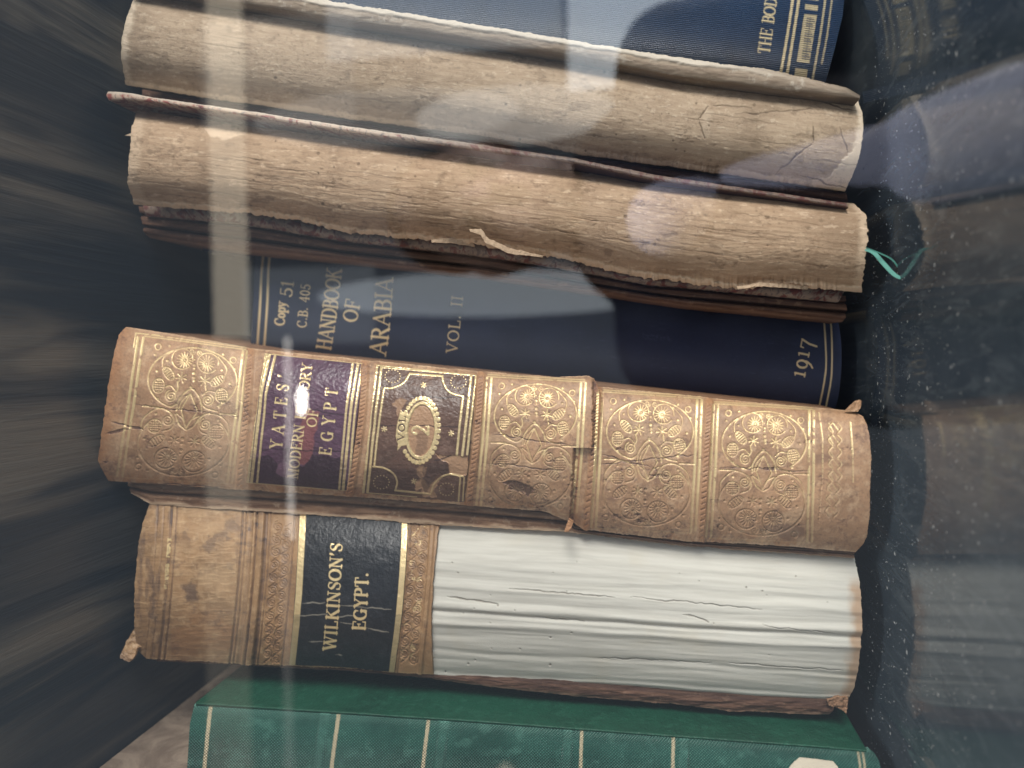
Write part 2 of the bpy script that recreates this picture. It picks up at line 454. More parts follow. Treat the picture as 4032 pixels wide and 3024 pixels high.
def leather(name, base, dark, pale, rough=.55, goldcol=GOLD, wear=.38, grain=900, extra=None, spec=.4, goldrough=.33, bumpd=.00012):
    """leather, cloth or paper with attributes: gold, dark, pale, tan (lost surface)"""
    m = NT(name); uv = m.uv(); o = m.obj()
    n1 = m.noise(o, 55, 5, .65); n2 = m.noise(o, 330, 4, .7); n3 = m.noise(o, grain, 3, .7)
    c = m.mix(m.ramp(n1, .35, .68), base, tuple(x * .68 for x in base))
    c = m.mix(m.math('MULTIPLY', m.ramp(n2, .48, .70), .55), c, pale); n5 = m.noise(o, 1500, 4, .8); c = m.mix(m.math('MULTIPLY', m.ramp(n5, .56, .74), .55), c, tuple(x * .45 for x in base)); n6 = m.noise(o, 140, 5, .7); c = m.mix(m.math('MULTIPLY', m.ramp(n6, .56, .70), .35), c, tuple(x * .5 for x in base))
    c = m.mix(m.math('MULTIPLY', m.attr('pale'), .85), c, pale)
    if extra: c = m.mix(m.attr('tan'), c, extra)
    c = m.mix(m.math('MULTIPLY', m.attr('dark'), .9), c, dark)
    g = m.math('MULTIPLY', m.attr('gold'), m.ramp(m.noise(o, 700, 4, .75), wear - .10, wear + .06), True)
    c = m.mix(g, c, goldcol)
    b = m.bump(n3, bumpd, .8); b = m.bump(n2, .0003, .5, b)
    r = m.mix(g, (rough,) * 3, (goldrough,) * 3)
    m.principled(c, r, b, m.math('MULTIPLY', g, .5), spec)
    return m.m


def paper_back(name, base, brown, pale):
    """the fibrous paper of a spine that lost its leather"""
    m = NT(name); uv = m.uv(); st = m.uv(1.1, 9, 1); fi = m.uv(3.5, 30, 1); o = m.obj()
    n1 = m.noise(o, 40, 5, .6); n2 = m.noise(st, 1.0, 5, .65, .6); n3 = m.noise(fi, 1.6, 4, .7, .4); n4 = m.noise(o, 1100, 3, .8)
    c = m.mix(m.math('MULTIPLY', m.ramp(n2, .34, .70), .7), base, brown); n6 = m.noise(o, 170, 5, .75); c = m.mix(m.math('MULTIPLY', m.ramp(n6, .52, .68), .55), c, tuple(x * .8 for x in brown))
    c = m.mix(m.math('MULTIPLY', m.ramp(n1, .48, .72), .6), c, tuple(x * .72 for x in brown))
    c = m.mix(m.math('MULTIPLY', m.ramp(n3, .52, .72), .35), c, pale)
    c = m.mix(m.math('MULTIPLY', m.ramp(n4, .58, .74), .6), c, tuple(x * .55 for x in brown))
    c = m.mix(m.attr('pale'), c, tuple(x * 1.22 for x in pale))
    c = m.mix(m.attr('dark'), c, tuple(x * .42 for x in brown))
    b = m.bump(n4, .00012, .6); b = m.bump(n3, .0005, .55, b)
    m.principled(c, .82, b, 0, .25)
    return m.m


def cloth(name, col, hi, wu, wv, bump=.0003, rough=.6, goldcol=GOLD, ribs=False, sheen=0.0, goldrough=.35, wear=.30):
    m = NT(name); uv = m.uv(); o = m.obj()
    u = m.n('ShaderNodeSeparateXYZ', {'Vector': uv})
    a = m.math('SINE', m.math('MULTIPLY', u.outputs[0], wu)); b_ = m.math('SINE', m.math('MULTIPLY', u.outputs[1], wv))
    nz = m.noise(o, 1200, 3, .7); n1 = m.noise(o, 45, 4, .6)
    w = b_ if ribs else m.math('MULTIPLY', a, b_)
    w = m.math('ADD', w, m.math('MULTIPLY', m.math('SUBTRACT', nz, .5), 1.6))
    c = m.mix(m.ramp(w, .1, 1.0), col, hi); c = m.mix(m.ramp(n1, .4, .7), c, tuple(x * .8 for x in col))
    c = m.mix(m.math('MULTIPLY', m.attr('pale'), .7), c, tuple(min(1, x * 2.2 + .05) for x in hi))
    c = m.mix(m.attr('dark'), c, tuple(x * .3 for x in col))
    g = m.math('MULTIPLY', m.attr('gold'), m.ramp(m.noise(o, 900, 3, .75), wear - .08, wear + .05), True)
    c = m.mix(g, c, goldcol)
    b = m.bump(w, bump, .6)
    m.principled(c, m.mix(g, (rough,) * 3, (goldrough,) * 3), b, m.math('MULTIPLY', g, .25), .45)
    return m.m


def board_edge(name, base, dark, pale, streak=9.0):
    """worn cover board or stacked paper seen edge on"""
    m = NT(name); st = m.uv(.7, streak, 1); o = m.obj(); n1 = m.noise(st, 1.0, 5, .7, .5); n2 = m.noise(o, 260, 4, .7); n3 = m.noise(o, 1200, 2, .7)
    c = m.mix(m.ramp(n1, .34, .66), base, dark); c = m.mix(m.math('MULTIPLY', m.ramp(n2, .55, .72), .6), c, pale)
    c = m.mix(m.attr('pale'), c, pale); c = m.mix(m.attr('dark'), c, tuple(x * .5 for x in dark))
    b = m.bump(n1, .0006, .5); b = m.bump(n3, .0002, .5, b)
    m.principled(c, .75, b, 0, .25)
    return m.m


def marbled(name):
    m = NT(name); v = m.uv(1.7, 1.2, 1); n = m.noise(v, 1.0, 4, .6, 1.8); k = m.noise(v, 2.3, 2, .5, 2.5)
    c = m.mix(m.ramp(n, .42, .52), (.26, .075, .06), (.52, .39, .30)); c = m.mix(m.math('MULTIPLY', m.ramp(k, .56, .62), .6), c, (.05, .06, .08))
    c = m.mix(m.attr('pale'), c, (.55, .47, .38)); c = m.mix(m.attr('dark'), c, (.05, .025, .022))
    m.principled(c, .55, m.bump(n, .0002, .4), 0, .35)
    return m.m


def pages(name):
    m = NT(name); o = m.obj(900, 4, 4); n = m.noise(o, 1.0, 3, .6)
    m.principled(m.mix(n, (.50, .42, .30), (.28, .22, .15)), .85, m.bump(n, .0003, .5), 0, .2); return m.m


MT = {}
MT['paper1'] = paper_back('grey_tan_spine_paper', (.465, .355, .25), (.315, .225, .15), (.58, .48, .365))
MT['paper2'] = paper_back('tan_spine_paper', (.50, .355, .235), (.345, .225, .14), (.62, .475, .34))
MT['board1'] = board_edge('torn_cover_board', (.38, .305, .23), (.25, .19, .14), (.60, .53, .44), 5)
MT['boardbrown'] = board_edge('brown_cover_edge', (.155, .082, .052), (.07, .036, .026), (.30, .19, .125), 10)
MT['boardtan'] = board_edge('rubbed_tan_cover_edge', (.36, .21, .125), (.16, .085, .05), (.55, .40, .27), 10)
MT['marble'] = marbled('marbled_paper')
MT['pages'] = pages('page_edges')
MT['navy'] = cloth('navy_cloth', (.019, .028, .072), (.034, .046, .105), 300, 300, .0001, .5, goldcol=(.98, .78, .45), wear=.22)
MT['blue'] = cloth('ribbed_blue_cloth', (.009, .030, .078), (.016, .052, .125), 100, 92, .0004, .42, goldcol=(.72, .60, .38), ribs=True)
MT['green'] = cloth('green_book_cloth', (.019, .088, .068), (.085, .225, .18), 72, 72, .0009, .40, goldcol=(.62, .53, .36), wear=.2, goldrough=.5)
MT['greenside'] = leather('green_grained_cover', (.009, .075, .042), (.004, .03, .016), (.025, .12, .075), .42, grain=800, bumpd=.0006)
MT['yates'] = leather('tan_calf_leather', (.51, .30, .172), (.11, .06, .05), (.65, .45, .285), .52, wear=.33, goldrough=.42, extra=(.42, .20, .09))
MT['purple'] = leather('purple_label_leather', (.115, .054, .090), (.024, .010, .015), (.18, .095, .14), .34, extra=(.26, .085, .08), wear=.25, spec=.5, goldrough=.28)
MT['brown'] = leather('brown_label_leather', (.135, .068, .046), (.05, .024, .02), (.24, .15, .11), .38, extra=(.44, .26, .15), wear=.26, spec=.5, goldrough=.28)
MT['black'] = leather('black_label_leather', (.013, .014, .018), (.006, .006, .007), (.035, .036, .04), .36, wear=.2, spec=.5, bumpd=.0003, extra=(.30, .27, .22))
MT['wilk'] = leather('brown_calf_leather', (.42, .25, .125), (.085, .055, .05), (.60, .41, .235), .5, wear=.36, extra=(.30, .155, .07))


def white_paper():
    m = NT('white_lining_paper'); st = m.uv(.35, 5, 1); o = m.obj(); n1 = m.noise(st, 1, 5, .6, .5); n2 = m.noise(o, 900, 3, .8); n3 = m.noise(o, 60, 3, .5)
    c = m.mix(m.ramp(n1, .35, .7), (.61, .59, .53), (.52, .50, .445)); c = m.mix(m.math('MULTIPLY', m.ramp(n3, .55, .75), .4), c, (.55, .50, .40))
    c = m.mix(m.attr('dark'), c, (.16, .13, .10)); c = m.mix(m.attr('tan'), c, (.42, .26, .15)); c = m.mix(m.math('MULTIPLY', m.ramp(n2, .7, .8), .35), c, (.3, .26, .2))
    m.principled(c, .8, m.bump(n2, .0001, .5), 0, .25); return m.m


MT['white'] = white_paper()


def plain(name, col, rough=.7, **kw):
    m = NT(name); o = m.obj(); n = m.noise(o, 300, 4, .7); m.principled(m.mix(n, col, tuple(x * .7 for x in col)), rough, m.bump(n, .0002, .4), **kw); return m.m


# ------------------------------------------------------------------ the display case
ZS, ZT, XW = -0.0714, 0.176, -0.1372


def shelf_mat():
    m = NT('dusty_black_glass'); o = m.obj(); n1 = m.noise(o, 24, 5, .6, .8); n2 = m.noise(m.obj(40, 9, 40), 5, 5, .7, 1.5); n3 = m.noise(o, 2600, 2, .8)
    mr = m.n('ShaderNodeMapping', {'Vector': m.n('ShaderNodeTexCoord').outputs['Object'], 'Rotation': (0, 0, .9), 'Scale': (380, 14, 100)})
    sc_ = m.ramp(m.noise(mr, 1.0, 2, .5), .70, .80)
    mr2 = m.n('ShaderNodeMapping', {'Vector': m.n('ShaderNodeTexCoord').outputs['Object'], 'Rotation': (0, 0, -.5), 'Scale': (300, 10, 100)})
    sc2 = m.ramp(m.noise(mr2, 1.0, 2, .5), .72, .82)
    c = m.mix(m.ramp(n1, .35, .7), (.034, .046, .058), (.058, .072, .084)); c = m.mix(m.math('MULTIPLY', m.ramp(n2, .46, .7), .7), c, (.105, .120, .130))
    c = m.mix(m.math('MULTIPLY', m.math('MAXIMUM', sc_, sc2), .35), c, (.10, .10, .10)); c = m.mix(m.math('MULTIPLY', m.ramp(n3, .66, .76), .5), c, (.12, .12, .12))
    m.principled(c, m.math('ADD', m.math('MULTIPLY', n1, .07), .04), None, 0, .5, **{'IOR': 1.34}); return m.m


def top_mat():
    m = NT('dark_streaked_board'); o = m.obj(55, 5, 1); n = m.noise(o, 1.0, 4, .55, .8); n2 = m.noise(m.obj(420, 16, 1), 1.0, 4, .7, .6); n3 = m.noise(m.obj(14, 3, 1), 1, 3, .5)
    c = m.mix(m.ramp(n, .42, .60), (.020, .032, .048), (.19, .175, .15)); c = m.mix(m.math('MULTIPLY', m.ramp(n2, .5, .72), .35), c, (.13, .145, .14))
    c = m.mix(m.math('MULTIPLY', m.ramp(n3, .5, .62), .75), c, (.020, .034, .052))
    m.principled(c, .42, m.bump(n2, .0008, .5), 0, .4); return m.m


def wall_mat():
    m = NT('fawn_lining_cloth'); o = m.obj(1, 60, 60); n = m.noise(o, 1, 5, .7, 1.2); n2 = m.noise(m.obj(), 700, 3, .7)
    c = m.mix(m.ramp(n, .35, .65), (.30, .235, .18), (.17, .125, .095)); m.principled(c, .8, m.bump(n2, .0004, .6), 0, .3); return m.m


tag(box_mesh('shelf', (XW - .01, PANE + .004, ZS - .012), (.42, .44, ZS), shelf_mat()), kind='structure')
tag(box_mesh('ceiling', (XW - .01, PANE + .004, ZT), (.42, .44, ZT + .012), top_mat()), kind='structure')
tag(box_mesh('side_wall', (XW - .009, PANE + .004, ZS + .0005), (XW, .439, ZT - .0005), wall_mat()), kind='structure')
tag(box_mesh('back_wall', (XW + .0005, .425, ZS + .0005), (.42, .437, ZT - .0005), plain('dark_back_panel', (.012, .014, .018), .6)), kind='structure')


def glass():
    m = NT('case_glass')
    g = m.n('ShaderNodeNewGeometry'); d = m.n('ShaderNodeVectorMath', {0: g.outputs['Normal'], 1: g.outputs['Incoming']}, operation='DOT_PRODUCT').outputs['Value']
    k = m.math('SUBTRACT', 1.0, m.math('ABSOLUTE', d)); f = m.math('ADD', m.math('MULTIPLY', m.math('POWER', k, 5.0), .9), .042, True)
    t = m.n('ShaderNodeBsdfTransparent', {'Color': (.985, .992, .99)}); r = m.n('ShaderNodeBsdfGlossy', {'Roughness': 0.0, 'Color': (1, 1, 1)})
    x = m.n('ShaderNodeMixShader', {0: f, 1: t, 2: r}); m.t.links.new(x.outputs[0], m.out.inputs['Surface']); return m.m


tag(box_mesh('glass_pane', (XW - .06, PANE - .003, ZS - .1), (.50, PANE, ZT + .1), glass()),
    'clear glass front of the display case, mirroring bright windows over the books', 'glass pane')

# ------------------------------------------------------------------ blue ribbed book, behind at the top
def foot(px, py, d): return at(px, py, d)


b = book('blue_book', foot(3290, 130, .265), 'blue ribbed cloth book with gold bands, set back furthest to the right of the row')
P = Patch([(450, -412), (3330, -64)], [(450, 8), (1344, 122), (3240, 360)], right=[(3330, -64), (3318, 60), (3285, 200), (3240, 360)], d=.262, R=.008, p=2.2, step=3, seed=3)
c = P.c
for a in ([(3126, -60), (3121, 0), (3100, 140), (3074, 290)], [(3150, -60), (3145, 0), (3124, 140), (3098, 300)]): c.line(smooth_poly(a), 10)
c.line(smooth_poly([(3254, -40), (3249, 0), (3228, 150), (3200, 310)]), 8, val=.8); c.line(smooth_poly([(3280, -40), (3275, 0), (3258, 130), (3236, 250)]), 7, val=.7)
for q in ([(3167, 55), (3217, 60), (3187, 249), (3137, 243)], [(3171, 16), (3222, 22), (3219, 43), (3169, 36)], [(3174, -40), (3226, -34), (3223, 3), (3173, -3)], [(3132, 268), (3180, 274), (3174, 325), (3125, 320)]): c.fill(q, 'gold', .85)
for k in range(17):
    f = k / 16; x0 = 3172 + (3152 - 3172) * f + 6; y0 = 72 + 158 * f
    c.line([(x0, y0), (x0 + 26 + 5 * math.sin(k * 2.1), y0 + 4)], 4 + 1.5 * math.sin(k), 'engr'); c.line([(x0 + 13, y0 - 3), (x0 + 14, y0 + 5)], 4, 'engr', .7)
if 'engr' in c.L: c.L['gold'] = c.L['gold'] * (1 - .8 * c.L.pop('engr'))
letters(c, 'THE BOD', (3028, 214), (3059, -6), 44, gap=.05, thick=.17)
P.h += .00012 * c.L['gold'] * 0
P.build('spine', MT['blue'], b, .002)
Patch([(470, 14), (3300, 366)], [(470, 60), (3295, 412)], d=.268, step=40).build('back_cover', MT['blue'], b, .11)
Patch([(470, -450), (3330, -100)], [(470, -408), (3325, -60)], d=.268, step=40).build('front_cover', MT['blue'], b, .11)
Patch([(500, -400), (3270, -50)], [(500, 5), (3230, 350)], d=.276, step=40).build('page_block', MT['pages'], b, .10)


def fibre(P, seed, amp=.00022, along=150., across=13., low=.0005):
    """ridges and hollows running along a paper spine"""
    u = P.S * P.len / .0000785; v = P.T * P.wid / .0000785
    w = (fbm(u / 300., v / 60., seed + 40, 3) - .5) * 40
    r = 1 - np.abs(2 * fbm(u / along, (v + w) / across, seed, 4, .55) - 1)
    P.h += amp * r ** 3 + low * (fbm(u / 420., v / 75., seed + 9, 3) - .5) + .00007 * fbm(u / 7., v / 4., seed + 20, 3) + .0001 * fbm(u / 34., v / 17., seed + 30, 4, .65)


# ------------------------------------------------------------------ first bare spine (greyish tan)
b = book('old_book', foot(3390, 575, .232), 'tall old book with bare greyish tan paper spine, next to the blue ribbed book')
P = Patch([(545, -35), (1405, 103), (2255, 233), (2688, 314), (3375, 395)], [(498, 334), (1344, 462), (1951, 540), (2280, 605), (2690, 662), (3052, 711), (3326, 753)],
          left=[(545, -35), (500, 70), (482, 150), (480, 230), (498, 334)], right=smooth_poly([(3375, 395), (3394, 450), (3395, 540), (3372, 650), (3326, 753)]),
          d=.224, R=.0105, p=2.3, step=2.6, fray=(5, 6, 5, 5), seed=11)
S1 = P; fibre(P, 50, .00009, 150., 12., .00028); c = P.c
lay = c.layer('pale')
e = P.T + .05 * (fbm(P.PX / 45., P.PY / 30., 77, 4, .65) - .5)
lay += .95 * sstep(.93, .965, e) + .8 * sstep(.035, .012, e); lay += .8 * sstep(.012, .004, P.S + .008 * (fbm(P.PY / 14., P.PX / 30., 5) - .5))
lay += .85 * sstep(.988, .996, P.S + .012 * (fbm(P.PY / 22., P.PX / 30., 6, 4, .7) - .5))
for k in range(26):
    x = 700 + rng.random() * 2500; t = rng.random() * .9; y = np.interp(x, P.edge_t[:, 0], P.edge_t[:, 1]) + t * 355
    l = 60 + rng.random() * 300; c.crack((x, y), (x + l, y + l * .14), 2.4 + 1.6 * rng.random(), 'dark', 7, k, .4)
for (p0, p1, w_) in (((3050, 690), (3200, 560), 5), ((3200, 560), (3205, 500), 4), ((3150, 690), (3330, 745), 6), ((3310, 500), (3340, 600), 6), ((3180, 385), (3370, 440), 6), ((2800, 415), (2960, 425), 4), ((2750, 470), (2790, 420), 4), ((2755, 470), (2775, 545), 4), ((2900, 450), (3200, 430), 4)):
    c.crack(p0, p1, w_, 'dark', 9, int(p0[0]), .8)
for k in range(90): c.disc((600 + rng.random() * 2700, 100 + rng.random() * 600), 1.5 + 5 * rng.random() ** 2, 'dark', .65)
c.layer('dark')[:] += .35 * sstep(.60, .74, fbm(P.PX / 55., P.PY / 30., 180, 5, .65)) + .25 * sstep(.58, .7, fbm(P.PX / 10., P.PY / 7., 185, 3, .6)) * sstep(.45, .6, fbm(P.PX / 160., P.PY / 60., 187, 3))
c.layer('pale')[:] += .3 * sstep(.64, .74, fbm(P.PX / 26., P.PY / 12., 190, 4, .65))
c.fill([(2765, 405), (2800, 440), (2795, 500), (2780, 550), (2755, 540), (2765, 480)], 'pale', .25, 26, 4, 14)
c.fill([(3190, 715), (3260, 700), (3330, 620), (3385, 560), (3330, 753)], 'pale', .9, 14, 7)
P.h -= .0003 * c.layer('dark'); P.h += .0003 * c.layer('pale')
P.build('spine', MT['paper1'], b, .0012)
Q = Patch([(500, -130), (1344, 14), (2194, 152), (2688, 233), (3064, 282), (3330, 345), (3388, 376)], [(500, -60), (1405, 88), (2255, 220), (2688, 302), (3060, 350), (3384, 392)],
          d=.2245, R=.001, p=2, step=3, fray=(7, 2, 0, 6), seed=21)
e = Q.T + .25 * (fbm(Q.PX / 80., Q.PY / 40., 31, 4, .65) - .5)
Q.c.layer('pale')[:] = sstep(.36, .2, e) * sstep(.95, .75, Q.S); Q.c.layer('dark')[:] = sstep(.8, 1.0, Q.T) * .6 + .7 * sstep(.96, 1, Q.S)  # torn rim pale; board's shadow line painted along the lower edge, foot darker
Q.h += .0005 * (fbm(Q.PX / 60., Q.PY / 15., 5, 4) - .5) + .0006 * Q.c.L['pale']
Q.build('front_cover', MT['board1'], b, .125)
Q = Patch([(560, 352), (1344, 472), (2280, 616), (3052, 722), (3330, 760)], [(560, 392), (1344, 500), (2280, 645), (3340, 796)], d=.240, R=.002, step=5, fray=(0, 4, 0, 4), seed=24)
Q.build('back_cover', MT['boardbrown'], b, .11)
Patch([(540, -20), (2255, 245), (3340, 405)], [(510, 325), (2280, 595), (3310, 745)], d=.2415, step=40).build('page_block', MT['pages'], b, .10)

# ------------------------------------------------------------------ second bare spine (warm tan)
b = book('old_book', foot(3400, 980, .232), 'old book with bare warm tan spine, ragged edge and turquoise ribbon')
Q = Patch([(425, 360), (470, 362), (520, 368), (607, 385), (1000, 440), (1344, 494), (1769, 552), (2255, 622), (2577, 688), (3335, 800)],
          [(430, 396), (500, 394), (607, 403), (1000, 460), (1344, 516), (1769, 579), (2255, 644), (2577, 712), (3340, 820)],
          left=[(425, 360), (418, 375), (430, 398)], d=.2245, R=.0008, step=3, fray=(3, 3, 0, 0), seed=31)
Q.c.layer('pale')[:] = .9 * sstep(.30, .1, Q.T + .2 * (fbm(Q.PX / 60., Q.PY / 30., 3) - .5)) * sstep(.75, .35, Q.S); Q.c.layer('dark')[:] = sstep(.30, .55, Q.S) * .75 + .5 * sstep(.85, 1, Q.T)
Q.h += .0004 * (fbm(Q.PX / 90., Q.PY / 20., 8, 3) - .5)
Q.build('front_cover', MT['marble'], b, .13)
P = Patch([(540, 436), (1344, 545), (2073, 652), (2688, 729), (3362, 802)],
          [(535, 806), (942, 838), (1180, 868), (1344, 914), (1600, 940), (1860, 962), (2000, 985), (2134, 1002), (2552, 1098), (2750, 1118), (2900, 1140), (3060, 1128), (3200, 1136), (3390, 1152)],
          left=[(540, 436), (518, 520), (508, 620), (504, 720), (535, 806)], right=smooth_poly([(3362, 802), (3408, 850), (3414, 930), (3405, 1040), (3390, 1152)]),
          d=.222, R=.0115, p=2.4, step=2.6, fray=(4, 13, 9, 12), seed=41)
S2 = P; fibre(P, 90, .00017, 190., 14., .00028); c = P.c
e = P.T + .06 * (fbm(P.PX / 55., P.PY / 30., 87, 5, .65) - .5)
c.layer('pale')[:] = .95 * sstep(.925, .965, e) + .5 * sstep(.02, .008, P.S + .01 * (fbm(P.PY / 14., P.PX / 30., 5) - .5)) + .6 * sstep(.985, .996, P.S + .012 * (fbm(P.PY / 22., P.PX / 30., 6, 4, .7) - .5))
P.h += .0009 * sstep(.93, .98, e)
for k in range(80):
    x = 560 + rng.random() * 2650; t = .25 + .7 * rng.random(); y = np.interp(x, P.edge_t[:, 0], P.edge_t[:, 1]) + t * 340
    l = 60 + rng.random() * 330; c.crack((x, y), (x + l, y + l * .13), 2.4 + 2.2 * rng.random(), 'dark', 7, k + 100, .2 + .4 * rng.random())
for k in range(70): c.disc((620 + rng.random() * 2500, 500 + rng.random() * 520), 1.5 + 5 * rng.random() ** 2, 'dark', .65)
c.layer('dark')[:] += .45 * sstep(.62, .76, fbm(P.PX / 60., P.PY / 30., 280, 5, .65)) + .25 * sstep(.58, .7, fbm(P.PX / 12., P.PY / 7., 285, 3, .6)) * sstep(.45, .6, fbm(P.PX / 160., P.PY / 60., 287, 3))
c.layer('pale')[:] += .45 * sstep(.64, .74, fbm(P.PX / 40., P.PY / 9., 290, 4, .65))
for (x, y, r) in ((1160, 640, 9), (1080, 705, 14), (1150, 700, 8), (1230, 720, 8)): c.fill([(x + r * 1.2 * math.cos(q), y + r * math.sin(q)) for q in np.linspace(0, 6.28, 12)], 'dark', .4, 6, int(x), 8)
c.fill([(800, 505), (900, 490), (970, 530), (900, 545), (830, 540)], 'pale', .6, 14, 9)
P.h -= .0003 * c.layer('dark')
P.build('spine', MT['paper2'], b, .0012)
# marbled leaf and leather cover showing below the torn edge
Q = Patch([(560, 800), (942, 828), (1344, 905), (1860, 955), (2134, 995), (2552, 1085), (3330, 1140)], [(575, 850), (942, 880), (1344, 948), (1860, 1004), (2134, 1044), (2552, 1120), (3300, 1190)], d=.2385, R=.001, step=4, fray=(0, 5, 0, 0), seed=51)
Q.c.layer('dark')[:] = .35 + .4 * fbm(Q.PX / 50., Q.PY / 20., 4, 3); Q.build('endpaper', MT['marble'], b, .1)
Q = Patch([(545, 812), (942, 850), (1344, 930), (1860, 985), (2134, 1025), (2552, 1105), (3330, 1165)], [(590, 936), (800, 968), (993, 993), (1344, 1027), (1891, 1087), (2688, 1206), (3315, 1268)],
          left=[(545, 812), (560, 880), (590, 936)], right=[(3330, 1165), (3335, 1225), (3315, 1268)], d=.241, R=.0015, step=3, fray=(0, 3, 4, 4), seed=61)
for t_, a_ in ((.25, .0018), (.62, .0025)): Q.h -= a_ * np.exp(-((Q.T - t_) / .05) ** 2)
Q.h += .0018 * np.sin(np.pi * np.clip((Q.T - .62) / .38, 0, 1)) + .0004 * (fbm(Q.PX / 60., Q.PY / 12., 9, 4) - .5)
Q.c.layer('dark')[:] = .7 * np.exp(-((Q.T - .62) / .06) ** 2) + .6 * np.exp(-((Q.T - .25) / .05) ** 2); Q.c.layer('pale')[:] = .5 * sstep(.955, 1, Q.T + .1 * fbm(Q.PX / 60., Q.PY / 20., 2))
Q.build('back_cover', MT['boardbrown'], b, .10)
Patch([(545, 460), (2073, 665), (3340, 812)], [(545, 800), (1860, 950), (3330, 1135)], d=.244, step=40).build('page_block', MT['pages'], b, .10)
for k, (tp, bt) in enumerate(([[(1848, 902), (1895, 900), (1925, 940), (2010, 978), (2140, 1006)], [(1852, 912), (1893, 925), (1912, 955), (2000, 996), (2138, 1014)]],
                              [[(1700, 944), (1760, 938), (1860, 952), (1870, 968)], [(1700, 956), (1760, 955), (1850, 968), (1868, 974)]],
                              [[(2900, 1128), (2990, 1112), (3120, 1120), (3180, 1128)], [(2905, 1140), (2990, 1128), (3120, 1136), (3180, 1140)]])):
    Q = Patch(tp, bt, d=.2215 + .002 * k, step=2.5, fray=(5, 5, 0, 0), seed=70 + k, depth=None); Q.Y = Q.Y + .006 * Q.S + (.004 if k == 1 else 0)
    Q.h += .0006 * fbm(Q.PX / 9., Q.PY / 9., 4, 3); Q.c.layer('pale')[:] = .3; Q.build('torn_strip', MT['paper2'], b, .0005)
Q = Patch([(505, 528), (520, 522), (540, 524)], [(490, 533), (515, 534), (540, 534)], d=.224, step=2, fray=(2, 2, 0, 0), seed=3); Q.c.layer('pale')[:] = .8; Q.build('torn_strip', MT['paper2'], b, .0004)
rb = MT['ribbon'] = plain('turquoise_silk', (.15, .44, .36), .45)
V = []; pts = smooth_poly([(3405, 985), (3440, 1000), (3480, 1045), (3520, 1085), (3562, 1104)], 40); pts2 = smooth_poly([(3562, 1104), (3545, 1070), (3515, 1025), (3470, 1000), (3410, 975)], 40)
for pp, w0 in ((pts, 13), (pts2, 3.5)):
    f = np.linspace(0, 1, len(pp))
    top = pp + np.array([.5, -.85]) * (w0 * (.4 + .8 * np.sin(np.pi * f) ** .7))[:, None] * .9; bt = pp - np.array([.5, -.85]) * (w0 * .25 * np.sin(np.pi * f))[:, None] - (0.5, -.8)
    Q = Patch(list(map(tuple, top)), list(map(tuple, bt)), d=.221, step=3); Q.Y = Q.Y - .004 * Q.S; Q.build('bookmark_ribbon', rb, b, .0003)

# ------------------------------------------------------------------ navy handbook
b = book('navy_book', foot(3300, 1430, .257), 'navy cloth handbook of Arabia set back between the tan spines')
P = Patch([(1005, 975), (2000, 1080), (3290, 1215)], [(985, 1395), (2000, 1500), (3280, 1640)], left=[(1005, 975), (998, 1180), (985, 1395)], right=smooth_poly([(3290, 1215), (3310, 1330), (3313, 1440), (3303, 1550), (3280, 1640)]),
          d=.253, R=.009, p=2.2, step=2.2, seed=81)
c = P.c
for a in ([(1040, 975), (1030, 1069), (1024, 1200), (1011, 1395)], [(1066, 975), (1057, 1060), (1052, 1200), (1038, 1395)]): c.line(smooth_poly(a), 9)
for a in ([(3238, 1215), (3247, 1294), (3253, 1420), (3246, 1500), (3222, 1620)], [(3265, 1225), (3274, 1306), (3276, 1430), (3270, 1510), (3246, 1630)]): c.line(smooth_poly(a), 6, val=.85)
letters(c, 'Copy', (1119, 1282), (1125, 1190), 38, gap=.06, thick=.19, thin=.10); letters(c, '51', (1148, 1171), (1156, 1108), 46, gap=.06)
letters(c, 'C.B. 405', (1205, 1291), (1222, 1122), 36, gap=.10, thick=.12)
letters(c, 'HANDBOOK', (1301, 1379), (1344, 1062), 56, gap=.03, bend=-4); letters(c, 'OF', (1404, 1270), (1418, 1184), 55, gap=.08)
letters(c, 'ARABIA', (1518, 1399), (1546, 1098), 64, gap=.08, bend=-4); letters(c, 'VOL. II', (1799, 1391), (1822, 1168), 42, gap=.16, thick=.12, val=.85)
letters(c, '!&!%', (3166, 1490), (3196, 1340), 62, gap=.10, thick=.12, thin=.07, val=.85)
for k in range(420):
    x = 1300 + rng.random() * 1900; y = np.interp(x, [1005, 3290], [1000, 1240]) + rng.random() * 380; l = 4 + 20 * rng.random() ** 2
    c.line([(x, y), (x + l, y + l * (.1 + .3 * (rng.random() - .5)))], 1.5, 'pale', .12 + .3 * rng.random() ** 3)
for k in range(70):
    x = 2530 + rng.random() * 110; y = 1312 + rng.random() * 22 + .1 * (x - 2530); c.line([(x, y), (x + 8 * rng.random(), y + 3)], 2, 'pale', .5 * rng.random())
P.build('spine', MT['navy'], b, .002)
Patch([(800, 955), (3280, 1208)], [(800, 990), (3285, 1245)], d=.262, step=40).build('front_cover', MT['navy'], b, .11)
Patch([(960, 1400), (3275, 1640)], [(960, 1440), (3270, 1680)], d=.262, step=40).build('back_cover', MT['navy'], b, .11)
Patch([(1030, 985), (3270, 1225)], [(1015, 1385), (3250, 1630)], d=.268, step=40).build('page_block', MT['pages'], b, .1)

